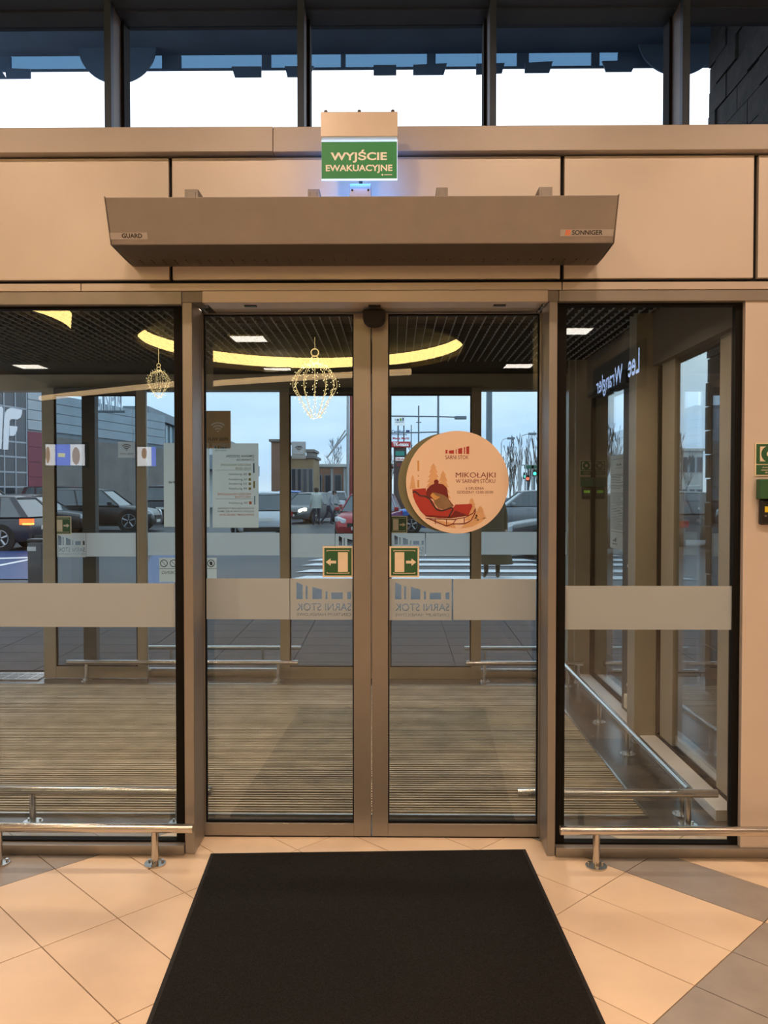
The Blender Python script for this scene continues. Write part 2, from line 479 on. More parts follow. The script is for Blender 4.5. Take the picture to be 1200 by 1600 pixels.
# second cove sits lower, under the dark ceiling, seen only as a reflection at the far left
cove(-7.4, -8.5, 2.4, 'second round ceiling cove glowing at the far left of the hall', -0.25, 0.75, HZ - 0.31)

wl = MB().box(HX0 - 0.2, HX0, HYB, 0.0, 0, HZ + 0.4).build('wall_left', 'hall_wall'); tag(wl, 'plain hall wall far to the left', 'wall', kind='structure')
wr = MB().box(HX1, HX1 + 0.2, HYB, 0.0, 0, HZ + 0.4).build('wall_right', 'hall_wall'); tag(wr, 'hall wall on the right with shop signs', 'wall', kind='structure')
wb = MB().box(HX0, HX1, HYB - 0.2, HYB, 0, HZ + 0.4).build('wall_back', 'hall_wall'); tag(wb, 'hall wall behind the camera', 'wall', kind='structure')

# recessed ceiling panels and downlights of the hall
pm('panel_light', (1, 0.95, 0.88), 0.5, 0, 0.02, emit=13.0, ecol=(1.0, 0.9, 0.78))
pm('downlight_lens', (1, 0.9, 0.75), 0.5, 0, 0.02, emit=14.0, ecol=(1.0, 0.78, 0.5))
pm('lamp_rim', (0.6, 0.58, 0.55), 0.4, 0.3)
for (x, y, w) in ((-2.65, -10.9, 'in front of the round cove'), (-2.65, -14.7, 'behind the round cove'), (-8.1, -14.5, 'in the far left corner'), (2.75, -14.2, 'near the right shop wall'), (3.1, -10.6, 'beside the lit shop sign')):
    t = thing('ceiling_panel_light', (x, y, HZ - 0.02), 'square white ceiling panel light ' + w, 'ceiling light', 'square hall ceiling lights')
    m = MB()
    for a in ((-.33, -.30, -.33, .33), (.30, .33, -.33, .33), (-.30, .30, -.33, -.30), (-.30, .30, .30, .33)):
        m.box(x + a[0], x + a[1], y + a[2], y + a[3], HZ - 0.02, HZ - 0.002)
    m.build('trim_ring', 'lamp_rim', t)
    box('diffuser', 'panel_light', t, x - .30, x + .30, y - .30, y + .30, HZ - 0.012, HZ - 0.004)
def downlight(x, y, z, label, power, size=0.22, group='hall downlights', spread=150):
    t = thing('downlight', (x, y, z - 0.03), label, 'ceiling light', group)
    m = MB(); n = 24
    m.loft([[(x + r * math.cos(2 * math.pi * k / n), y + r * math.sin(2 * math.pi * k / n), zz) for k in range(n)]
            for r, zz in ((size * .5 + .03, z - .002), (size * .5 + .03, z - .025), (size * .5, z - .03), (size * .5, z - .012))], cap=False)
    m.build('trim_ring', 'lamp_rim', t)
    MB().tube((x, y, z - .012), (x, y, z - .016), size * .49, n=24).build('lens', 'downlight_lens', t)
    area_light('downlight_lamp', (x, y, z - 0.035), power, size, WARM, spread)
for k, (x, lab) in enumerate(((-2.7, 'leftmost downlight over the doors'), (-0.9, 'downlight left of the door centre line'), (0.9, 'downlight right of the door centre line'), (2.6, 'rightmost downlight over the doors'))):
    downlight(x, -2.25, HZ, 'round warm ' + lab, 41)
for k, (x, lab) in enumerate(((-2.4, 'left'), (0.1, 'middle'), (2.4, 'right'))):  # extra unseen row added over the camera to light the floor
    downlight(x, -4.9, HZ, 'added warm fill lamp above the camera, ' + lab + ' of three', 34, 0.24)

# slim curved light trough under the hall ceiling
lt = thing('light_trough', (-4.0, -13.2, 3.86), 'slim warm light trough hanging across the back of the hall', 'ceiling light')
tp_ = [Vector((-8.3 + 8.6 * k / 12, -15.5 + 4.5 * k / 12 + .5 * math.sin(math.pi * k / 12), 3.9)) for k in range(13)]
pm('trough_glow', (1, .7, .4), .5, 0, .05, emit=4.5, ecol=(1.0, .66, .34))
MB().path(tp_, .06, 8).build('glow_tube', 'trough_glow', lt)
MB().path([p + Vector((0, 0, .1)) for p in tp_], .05, 8).build('trough_body', 'hall_ceiling', lt)
m = MB()
for k in (1, 6, 11): m.tube(tuple(tp_[k]), (tp_[k].x, tp_[k].y, HZ - .004), .006, n=6)
m.build('suspension_wires', 'steel', lt)['kind'] = 'stuff'

# lit shop sign on the right wall, script lettering (its mirror image shows in the side glass)
pm('neon_blue', (0.5, 0.65, 1.0), 0.5, 0, 0.02, emit=10.0, ecol=(0.45, 0.62, 1.0))
sg = thing('shop_sign', (HX1 - 0.06, -11, 3.5), 'lit blue-white script shop sign on the right hall wall', 'sign')
fr = lambda u, v: (HX1 - 0.05, u, v)
lettering('Lee', 'neon_blue', sg, fr, -10.2, -9.55, 3.62, 4.02, 0.01, mirror=True)
lettering('Wrangler', 'neon_blue', sg, fr, -12.4, -10.55, 3.50, 3.92, 0.006, mirror=True)
box('sign_board', 'hall_ceiling', sg, HX1 - 0.045, HX1 - 0.005, -12.7, -9.3, 3.38, 4.12)

# two lit fashion boards far left in the hall
pm('ad_white', (0.8, 0.78, 0.76), 0.4, 0, 0.1, 6, emit=6.5, ecol=(0.85, 0.86, 0.9))
pm('ad_blue', (0.05, 0.08, 0.7), 0.4, 0, 0.05, emit=6.0, ecol=(0.10, 0.15, 0.85))
pm('ad_skin', (0.6, 0.35, 0.22), 0.4, 0, 0.1, emit=4.0, ecol=(0.55, 0.32, 0.2))
pm('ad_yellow', (0.8, 0.7, 0.1), 0.4, 0, 0.05, emit=6.0, ecol=(0.75, 0.7, 0.3))
def ad_board(pxa, pxb, pya, pyb, label, blocks):
    m = 12.0; Yr = 0.1 - (m - 3.8); Ym = CAM.y + m
    xa, xb, zb_, za = X(pxa, Ym), X(pxb, Ym), Z(pya, Ym), Z(pyb, Ym)
    t = thing('lit_advert_board', ((xa + xb) / 2, Yr, za), label, 'advert board', 'lit advert boards in the hall')
    box('light_box', 'hall_ceiling', t, xa - .03, xb + .03, Yr - .1, Yr - .004, za - .03, zb_ + .03)
    w = xb - xa; h = zb_ - za
    fr = lambda u, v: (u, Yr, v)
    for a, b, mt in blocks:
        flat('print_field', mt, t, fr, [(xa + w * a, za), (xa + w * b, za), (xa + w * b, zb_), (xa + w * a, zb_)])
    fr = lambda u, v: (u, Yr + 0.004, v)
    return t, xa, w, za, h, fr
t, xa, w, za, h, fr = ad_board(72, 133, 694, 727, 'wide lit board with a blue middle field between two pale pictures', ((0, .25, 'ad_white'), (.25, .63, 'ad_blue'), (.63, 1, 'ad_white')))
flat('print_patch', 'ad_skin', t, fr, disc_pts(xa + w * .06, za + h * .5, w * .055, 20, h * .4)); flat('print_patch', 'ad_skin', t, fr, disc_pts(xa + w * .78, za + h * .45, w * .10, 20, h * .42))
flat('print_patch', 'ad_yellow', t, fr, [(xa + w * .32, za + h * .40), (xa + w * .50, za + h * .40), (xa + w * .50, za + h * .58), (xa + w * .32, za + h * .58)])
t, xa, w, za, h, fr = ad_board(215, 244, 698, 728, 'smaller lit board with a narrow blue edge', ((0, .76, 'ad_white'), (.76, 1, 'ad_blue')))
flat('print_patch', 'ad_skin', t, fr, disc_pts(xa + w * .38, za + h * .66, w * .15, 20, h * .28))

# balls of fairy lights added in the vestibule, standing in for reflections
pm('fairy_wire', (0.5, 0.35, 0.12), 0.4, 0.5, 0.05, emit=1.2, ecol=(1.0, 0.66, 0.25))
pm('fairy_bulb', (1, 0.85, 0.5), 0.4, 0, 0.05, emit=60.0, ecol=(1.0, 0.72, 0.34))
pm('fairy_bulb_near', (1, 0.85, 0.5), 0.4, 0, 0.05, emit=3.2, ecol=(1.0, 0.74, 0.36))
VZ = 2.86
def bauble(px, py, r, m, Yg, label):
    Ym = CAM.y + m; c = P(px, py, Ym); cx, cz = c.x, c.z; cy = Ym if Yg is None else 2 * Yg - Ym
    real = Yg is None; topz = VZ if real else HZ  # set for the vestibule copies that replace reflections
    t = thing('reflected_bauble', (cx, cy, cz - r), label, 'fairy lights', 'fairy light baubles standing in for reflections')
    w = MB(); b = MB(); rnd = random.Random(5)
    for k in range(12):
        a = math.pi * 2 * k / 12 + .1
        pts = []
        for i in range(25):
            th = math.pi * i / 24
            rr = r * math.sin(th); zz = cz + r * math.cos(th) * 1.05
            if i > 12: f = (i - 12) / 12.0; rr = r * (1 - .80 * f ** 1.15); zz = cz - r * 1.42 * f
            pts.append(Vector((cx + rr * math.cos(a), cy + rr * math.sin(a), zz)))
        w.path(pts, r * .010, 4)
        for i in range(1, 25):
            q = pts[i] + Vector((rnd.uniform(-.02, .02), rnd.uniform(-.02, .02), rnd.uniform(-.01, .01)))
            s = r * .021
            b.add([(q.x + s, q.y, q.z), (q.x - s, q.y, q.z), (q.x, q.y + s, q.z), (q.x, q.y - s, q.z), (q.x, q.y, q.z + s), (q.x, q.y, q.z - s)],
                  [(0, 2, 4), (2, 1, 4), (1, 3, 4), (3, 0, 4), (2, 0, 5), (1, 2, 5), (3, 1, 5), (0, 3, 5)])
    top = cz + r * 1.05
    for k in range(2):
        pts = [Vector((cx + r * .17 * math.cos(2 * math.pi * i / 16), cy, top + r * (.16 + .32 * k) + r * .17 * math.sin(2 * math.pi * i / 16))) for i in range(17)]
        w.path(pts, r * .03, 4)
    w.tube((cx, cy, top + r * .6), (cx, cy, topz), 0.002, n=4)
    w.build('wire_frame', 'fairy_wire', t)
    b.build('bulbs', 'fairy_bulb_near' if real else 'fairy_bulb', t)['kind'] = 'stuff'
bauble(492, 604, 0.168, 6.3, None, 'largest gold fairy light bauble added behind the left leaf as a reflection')
bauble(248, 597, 0.088, 6.7, None, 'small gold fairy light bauble added behind the left glass panel as a reflection')

# =================================================================== FRONT WALL
XL, XR = -4.2, 3.9
XPL, XPL2 = X(286, 0), X(301.5, 0)         # left post
XPR, XPR2 = X(857, 0), X(870, 0)           # right post
XWR = X(1162, 0)                           # start of the wall panel at far right
zbase = Z(1322, 0)
zgb, zgt = Z(1317, .05), Z(475, .05)
wf = thing('wall_front', (0, 0.1, 0), 'salmon metal panelled wall above the glass doors', 'wall', kind='structure')
# backing behind the cladding (dark joints) from the door head up to the window sill
ztop_strip, zstrip = Z(441, -.02), Z(453, -.02)
zop1_ = Z(453, -.02) + .01
zc0, zc1 = Z(197, -.04), Z(38, .26)
hxl_, hxr_ = X(316.5, -.02), X(855.5, -.02)
box('backing', 'recess', wf, XL, XR, 0.03, 0.22, zop1_, Z(200, 0.03))
pz0, pz1 = Z(436, 0), Z(245, 0)
for a, b in ((XL, X(266.5, 0)), (X(271.5, 0), X(873.5, 0)), (X(879.5, 0), X(1173.5, 0)), (X(1180.5, 0), XR)):
    box('cladding_panel', 'panel', wf, a, b, 0.0, 0.028, pz0, pz1, 0.003)
for a, b in ((XL, X(130.5, 0)), (X(131.5, 0), X(875, 0)), (X(876.5, 0), XR)):
    box('trim_strip', 'header', wf, a, b, -0.015, 0.028, zstrip, ztop_strip, 0.002)
for a, b, dy in ((XL, X(428, -.04), -.045), (X(428.4, -.04), XR, -.04)):
    box('sill_board', 'ledge', wf, a, b, dy, 0.30, Z(236, -.04), Z(197, -.04), 0.002)
box('rail_head', 'frame', wf, XL, XPL, -0.01, 0.10, Z(475, 0), Z(455, 0), 0.002)
box('rail_head', 'frame', wf, XPR2 + .004, XR, -0.01, 0.10, Z(472, 0), Z(455, 0), 0.002)
box('corner_block', 'frame_dark', wf, XPL + .001, hxl_, -0.008, 0.12, Z(472, 0), Z(455, 0), 0.002)
box('corner_block', 'frame_dark', wf, hxr_, XPR2 + .002, -0.008, 0.12, Z(472, 0), Z(455, 0), 0.002)
# wall panel at the right edge
box('cladding_panel', 'panel', wf, XWR, XR, 0.0, 0.12, zbase, Z(470, 0), 0.002)
box('plinth', 'frame', wf, XPR2 + .002, XR, -0.012, 0.10, 0.0, zbase, 0.002)
box('plinth', 'frame', wf, XL, XPL - .002, -0.012, 0.10, 0.0, zbase, 0.002)
# upper wall over the clerestory
box('upper_wall', 'clere_frame', wf, XL - 4.8, XR + .1, 0.0, 0.40, zc1 + .161, HZ + 0.3)
box('side_wall', 'hall_wall', wf, XL - 4.8, XL, 0.0, 0.35, 0, HZ)

# clerestory windows: deep thin mullions, panes behind them
YM0, YM1 = 0.05, 0.26
mull = [(-123, -113), (168, 178.5), (466, 476.5), (763.5, 773.5), (1061, 1072.5)]
cw = thing('window_1', (0, YM1, zc0), 'high strip of clerestory windows above the door wall', 'window', kind='structure')
box('head_rail', 'clere_frame', cw, XL, XR, 0.04, 0.30, zc1, zc1 + .16)
box('head_rail', 'clere_frame', cw, XL, XR, 0.13, 0.25, zc1 - .008, zc1)
xs = [(X(a, YM0), X(b, YM0)) for a, b in mull]
for a, b in xs:
    box('mullion', 'clere_frame', cw, a, b, YM0, YM0 + .035, zc0, zc1)
    box('mullion', 'clere_side', cw, a + .002, b - .002, YM0 + .035, YM0 + .15, zc0, zc1)
    box('mullion', 'gasket', cw, a - .012, b + .012, YM0 + .15, YM1 + .03, zc0, zc1)
ed = [XL] + [0.5 * (a + b) for a, b in xs] + [XR]
for a, b in zip(ed[:-1], ed[1:]):
    box('pane', 'glass_clere', cw, a + .012, b - .012, YM1 + .004, YM1 + .014, zc0, zc1)

# posts at both sides of the sliding doors
for nm, a, b in (('trim_1', XPL, XPL2), ('trim_2', XPR, XPR2)):
    tp = MB().box(a, b, 0.0, 0.19, 0.0, Z(470, 0)).build(nm, 'frame', bevel=0.003)
    tag(tp, 'champagne metal post ' + ('left' if nm == 'trim_1' else 'right') + ' of the sliding doors', 'post', kind='structure')
# fixed side windows
def gasket(m, x0, x1, z0, z1, wl_, wr_, wb_, wt_, y0, y1):
    m.box(x0, x0 + wl_, y0, y1, z0, z1); m.box(x1 - wr_, x1, y0, y1, z0, z1)
    m.box(x0 + wl_, x1 - wr_, y0, y1, z0, z0 + wb_); m.box(x0 + wl_, x1 - wr_, y0, y1, z1 - wt_, z1)
    return m
win2 = thing('window_2', (X(140, .05), .05, zbase), 'fixed glass panel left of the sliding doors', 'window', kind='structure')
gx = X(273, .03)
gasket(MB(), XL, XPL, zbase, Z(475, 0), .03, XPL - gx, Z(1315, .03) - zbase, .012, 0.03, 0.075).build('gasket', 'gasket', win2)
box('pane', 'glass_front', win2, XL + .02, gx + .01, 0.046, 0.054, zbase + .004, Z(475, 0) - .004)
box('frosted_band', 'film_front', win2, XL + .03, X(272.5, .044), 0.0445, 0.0455, Z(980.5, .045), Z(912, .045))['label'] = 'frosted film band across the left glass panel'
win3 = thing('window_3', (X(1016, .05), .05, zbase), 'fixed glass panel right of the sliding doors', 'window', kind='structure')
gl, gr = X(884, .03), X(1147, .03)
gasket(MB(), XPR2, XWR, zbase, Z(472, 0), gl - XPR2, XWR - gr, Z(1315, .03) - zbase, .012, 0.03, 0.075).build('gasket', 'gasket', win3)
box('pane', 'glass_front', win3, gl - .01, gr + .01, 0.046, 0.054, zbase + .004, Z(472, 0) - .004)
box('frosted_band', 'film_front', win3, X(883, .044), X(1145, .044), 0.0445, 0.0455, Z(983, .045), Z(915, .045))['label'] = 'frosted film band across the right glass panel'

# sliding-door operator box over the doors
YD = 0.20
hx0, hx1 = X(317, -.02), X(855, -.02)
op = thing('door_operator_box', ((hx0 + hx1) / 2, 0.1, Z(472, -.02)), 'long salmon operator box above the sliding doors', 'door operator')
zop0, zop1 = Z(472, -.02), Z(453.5, -.02)
box('cover', 'header', op, hx0, hx1, -0.022, 0.022, zop0, zop1, 0.003)
box('underside', 'header', op, hx0 + .015, hx1 - .015, 0.024, 0.125, zop0 + .004, zop0 + .03)
box('track', 'vest_frame', op, hx0 + .015, hx1 - .015, 0.126, 0.30, zop0 + .004, zop0 + .06)
for px in (390, 585, 781):
    c = G(px, 477, zop0); box('slot', 'black_plastic', op, c.x - .028, c.x + .028, .05, .075, zop0 - .001, zop0 + .006)
sn = MB()
cx_, cz_ = X(584.5, .10), Z(484, .10)
prof = [(-.052, 0), (.052, 0), (.052, -.038)] + [(.052 * math.cos(a), -.038 - .036 * math.sin(a)) for a in [math.pi * k / 12 for k in range(1, 12)]] + [(-.052, -.038)]
sn.prism_y([(cx_ + p[0], cz_ + p[1]) for p in prof], 0.085, 0.165)
tag(sn.build('motion_sensor', 'recess', bevel=0.008), 'black rounded motion sensor at the top where the two door leaves meet', 'sensor')

# sliding leaves
def leaf(name, x0, x1, sl, sr, label):
    z0, z1 = Z(1311, YD), zop0 - .002
    t = thing(name, ((x0 + x1) / 2, YD + .02, z0), label, 'door', kind='structure')
    zb, zt = Z(1285, YD), Z(490, YD)
    box('stile', 'frame', t, x0, x0 + sl, YD, YD + .045, z0, z1, .002)
    box('stile', 'frame', t, x1 - sr, x1, YD, YD + .045, z0, z1, .002)
    box('bottom_rail', 'frame', t, x0 + sl, x1 - sr, YD, YD + .045, z0, zb - .008, .002)
    box('top_rail', 'frame', t, x0 + sl, x1 - sr, YD, YD + .045, zt, z1, .002)
    gasket(MB(), x0 + sl, x1 - sr, zb - .008, zt, .006, .006, .010, .006, YD + .012, YD + .033).build('gasket', 'gasket', t)
    box('pane', 'glass_front', t, x0 + sl + .004, x1 - sr - .004, YD + .018, YD + .026, zb - .004, zt - .002)
    return t
XM0, XM1 = X(579.2, YD), X(581.2, YD)
d1 = leaf('door_1', XPL2 - .075, XM0, .060 + .0195, XM0 - X(552.5, YD), 'left leaf of the glass sliding door')
d2 = leaf('door_2', XM1, XPR + .075, X(606.5, YD) - XM1, .060 + .022, 'right leaf of the glass sliding door with the round poster')
YFm = YD + .0165
box('frosted_band', 'film_front', d1, X(321, YFm), X(452, YFm), YFm - .0006, YFm + .0006, Z(968, YFm), Z(904, YFm))
box('frosted_band', 'film_front', d2, X(708.5, YFm), X(838, YFm), YFm - .0006, YFm + .0006, Z(968.5, YFm), Z(904.5, YFm))
def mall_logo_film(parent, px0, px1, py0, py1, Y, mat, name='frosted_logo_band'):
    """frosted sheet with the mirrored mall name and its rising bars cut out"""
    u0, u1, v1, v0 = X(px0, Y), X(px1, Y), Z(py0, Y), Z(py1, Y)
    w, h = u1 - u0, v1 - v0
    def q(a, b): return (u0 + w * a, v0 + h * b)
    bars = []
    for a, b, ha, hb in ((.10, .20, .91, .84), (.245, .275, .83, .81), (.35, .50, .80, .73), (.56, .59, .70, .69), (.65, .83, .655, .665), (.90, .965, .665, .675)):
        bars.append([q(a, .50), q(b, .50), q(b, hb), q(a, ha)])
    texts = [('SARNI STOK', q(.10, 0)[0], q(.965, 0)[0], q(0, .22)[1], q(0, .40)[1], 0, True),
             ('CENTRUM HANDLOWE', q(.10, 0)[0], q(.965, 0)[0], q(0, .09)[1], q(0, .165)[1], 0, True)]
    o = stencil(name, mat, parent, Y, (u0, u1, v0, v1), texts, bars)
    o['label'] = 'frosted film with the mall name cut out, mirrored'
mall_logo_film(d1, 453, 552, 904, 968.5, YFm, 'film_front')
mall_logo_film(d2, 607.5, 706, 904, 969, YFm, 'film_front')
th = MB().box(XPL2, XPR, YD + .0, YD + .06, 0.0, 0.006).build('door_gap_shade', 'black_plastic')  # black strip painted as the shadow in the gap below the leaves
tag(th, 'thin black strip painted as the shadow under the sliding doors', 'shade strip')

# =================================================================== VESTIBULE
YV = 3.70          # outer glass line
VX1 = 1.76         # right-hand side glass
VX0 = -4.2
VZ = 2.86
fv = MB().box(VX0, VX1 + .25, 0.26, YV + .12, -0.12, 0.0).build('floor_vestibule', 'stone_dark')
tag(fv, 'dark polished stone floor of the entrance vestibule', 'floor', kind='structure')
cv = thing('ceiling_vestibule', (-1.2, 2.0, VZ), 'dark open-grid ceiling of the entrance vestibule', 'ceiling', kind='structure')
box('ceiling_slab', 'vest_dark', cv, VX0, VX1 + .2, 0.16, YV + .2, VZ + .10, VZ + .25)
m = MB()
x = VX0
while x < VX1: m.box(x - .0028, x + .0028, .3, YV, VZ, VZ + .02); x += 0.066
m.build('grid_bars', 'grid_bar', cv)['kind'] = 'stuff'
m = MB(); y = 0.9
while y < YV: m.box(VX0, VX1, y - .0025, y + .0025, VZ + .002, VZ + .024); y += 0.10
m.build('grid_cross_bars', 'vest_dark', cv)['kind'] = 'stuff'
# fill lamps added out of view in that ceiling to brighten the matting
for (x, lab) in ((-2.6, 'left'), (-0.9, 'middle'), (0.9, 'right')):
    downlight(x, 1.0, VZ, 'added warm vestibule fill lamp, ' + lab + ' of the three', 22, 0.16, 'added vestibule fill lamps')

# ribbed entrance matting
gx1 = 1.31
gm = thing('entrance_grating', (-1.2, 1.9, 0), 'wide ribbed aluminium and brush matting on the vestibule floor', 'entrance mat')
m = MB().box(VX0, gx1, .46, 3.37, 0.0, 0.006); m.build('brush_base', 'grate_brush', gm)
m = MB(); y = .465
rnd = random.Random(3)
while y < 3.36:
    k = 0.017 + rnd.uniform(-.005, .006)
    m.box(VX0, gx1 - .01, y, y + k, .004, .011 + rnd.uniform(-.001, .001)); y += 0.035 + rnd.uniform(-.003, .004)
m.build('ribs', 'grate_rib', gm)['kind'] = 'stuff'
m = MB().box(gx1 - .008, gx1 + .004, .455, 3.375, 0, .013); m.box(VX0, gx1, 3.368, 3.378, 0, .013); m.box(VX0, gx1, .452, .462, 0, .013)
m.build('edge_profile', 'steel', gm)

# ---- outer wall
wv = thing('wall_vestibule_outer', (0, YV, 0), 'outer glazed wall of the vestibule', 'wall', kind='structure')
zvh = Z(610, YV)
box('header_beam', 'vest_frame', wv, VX0, VX1 + .16, YV - .03, YV + .12, zvh, Z(585, YV))
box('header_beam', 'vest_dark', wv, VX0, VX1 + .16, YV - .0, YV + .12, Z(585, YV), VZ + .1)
box('mullion', 'vest_dark', wv, X(133, YV + .1), X(153, YV + .1), YV + .03, YV + .12, 0, zvh)
xF0, xF1 = X(229, YV), X(437, YV); xG0, xG1 = X(752, YV), X(893, YV)
def outer_window(name, x0, x1, label):
    t = thing(name, ((x0 + x1) / 2, YV, 0), label, 'window', kind='structure')
    box('sill_rail', 'vest_frame', t, x0, x1, YV, YV + .08, 0, Z(1049, YV), .002)
    box('edge_profile', 'chrome', t, x0, x1, YV - .004, YV + .02, Z(1049, YV), Z(1045, YV))
    box('pane', 'glass_outer', t, x0 + .004, x1 - .004, YV + .03, YV + .038, Z(1049, YV), zvh)
    return t
w4 = outer_window('window_4', xF0, xF1, 'outer fixed pane left of the outer doors')
w5 = outer_window('window_5', xG0, xG1, 'outer fixed pane right of the outer doors')
def outer_leaf(name, pxa, pxb, Y, label, ls, rs, pybot=1061, pytop=610):
    x0, x1 = X(pxa, Y), X(pxb, Y); z0, z1 = Z(pybot, Y), zvh + .02
    t = thing(name, ((x0 + x1) / 2, Y, z0), label, 'door', kind='structure')
    zb = Z(1043, Y)
    wl_, wr_ = ls * 7.5 / FPX, rs * 7.5 / FPX
    box('stile', 'vest_frame', t, x0, x0 + wl_, Y, Y + .045, z0, z1, .002)
    box('stile', 'vest_frame', t, x1 - wr_, x1, Y, Y + .045, z0, z1, .002)
    box('bottom_rail', 'vest_frame', t, x0 + wl_, x1 - wr_, Y, Y + .045, z0, zb, .002)
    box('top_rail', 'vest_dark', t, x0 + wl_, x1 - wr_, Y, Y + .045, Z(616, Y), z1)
    gasket(MB(), x0 + wl_, x1 - wr_, zb, Z(616, Y), .012, .012, .012, .012, Y + .01, Y + .03).build('gasket', 'gasket', t)
    box('pane', 'glass_outer', t, x0 + wl_ + .004, x1 - wr_ - .004, Y + .018, Y + .026, zb + .004, Z(616, Y) - .004)
    return t
d3 = outer_leaf('door_3', 66, 228.5, YV - .09, 'outer sliding leaf standing open at the left', 19, 15)
d4 = outer_leaf('door_4', 437, 593.5, YV - .05, 'left leaf of the closed outer sliding door', 15, 15)
d5 = outer_leaf('door_5', 594.5, 752, YV - .05, 'right leaf of the closed outer sliding door', 15, 15)
def oband(parent, pa, pb, ya, yb, Y):
    o = box('frosted_band', 'film_outer', parent, X(pa, Y), X(pb, Y), Y - .0006, Y + .0006, Z(yb, Y), Z(ya, Y))
oband(w4, 229.5, 436.5, 832.5, 868, YV + .028); oband(w5, 752.5, 892, 831, 866.5, YV + .028)
oband(d3, 134, 213, 833, 870, YV - .074); mall_logo_film(d3, 85.5, 133.5, 833, 871, YV - .074, 'film_outer')
oband(d4, 453, 523, 834, 871, YV - .034); mall_logo_film(d4, 524, 577, 834, 871, YV - .034, 'film_outer')
mall_logo_film(d5, 611, 664, 833, 869, YV - .034, 'film_outer'); oband(d5, 665.5, 735, 833, 869, YV - .034)
# steel drain grid in the open doorway at the left
og = thing('threshold_grid', (X(20, YV), YV, 0), 'steel drain grid in the open outer doorway', 'drain grid')
gxa, gxb = VX0 + .2, X(69, YV)
m = MB()
y = YV - .17
while y < YV + .1: m.box(gxa, gxb, y, y + .022, 0, .012); y += .045
m.build('grid_bars', 'steel', og)
m = MB(); x = gxa
while x < gxb: m.box(x, x + .012, YV - .17, YV + .1, 0.0, .0125); x += .12
m.build('cross_bars', 'steel', og)

# ---- right side wall: columns, ledges, panes
zsill = 0.057
ws = thing('wall_vestibule_side', (VX1, 2, 0), 'glazed side wall on the right of the vestibule', 'wall', kind='structure')
cols = [(3.62, 3.78, 1.60), (1.73, 1.95, 1.60)]
box('column', 'vest_frame', ws, 1.615, VX1 + .14, 3.60, 3.82, 0, VZ + .1, .003)
box('column', 'vest_frame', ws, 1.565, 1.64, 3.66, 3.82, 0, VZ + .1, .003)
box('column', 'vest_frame', ws, 1.605, VX1 + .02, 1.73, 1.90, 0, VZ + .1, .003)
box('column', 'vest_frame', ws, 1.70, VX1 + .12, .20, .42, 0, VZ + .1, .003)
box('column', 'vest_frame', ws, VX1 - .005, VX1 + .03, 1.42, 1.66, zsill, VZ)
box('column', 'vest_frame', ws, VX1 - .005, VX1 + .03, .50, .70, zsill, VZ)
box('column', 'vest_dark', ws, VX1 - .04, VX1 + .05, 2.18, 2.45, zsill, VZ)
for a, b in ((.42, 1.73), (1.90, 3.60)):
    box('ledge', 'white_paint', ws, 1.645, VX1 + .1, a, b, 0, zsill, .002)
    box('gasket', 'gasket', ws, VX1 - .01, VX1 + .03, a, b, zsill, zsill + .022)
    box('gasket', 'gasket', ws, VX1 - .012, VX1 + .03, b - .025, b, zsill, VZ)
    box('gasket', 'gasket', ws, VX1 - .012, VX1 + .03, a, a + .02, zsill, VZ)
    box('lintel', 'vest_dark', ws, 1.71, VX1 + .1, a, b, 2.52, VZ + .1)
    box('pane', 'glass_side', ws, VX1 + .006, VX1 + .014, a + .004, b - .004, zsill + .01, 2.53)
# roof slab of the vestibule
rf = MB().box(VX0, VX1 + .3, .42, YV + .3, VZ + .26, VZ + .36).build('vestibule_roof', 'vest_dark'); tag(rf, 'flat roof slab over the vestibule', 'roof', kind='structure')
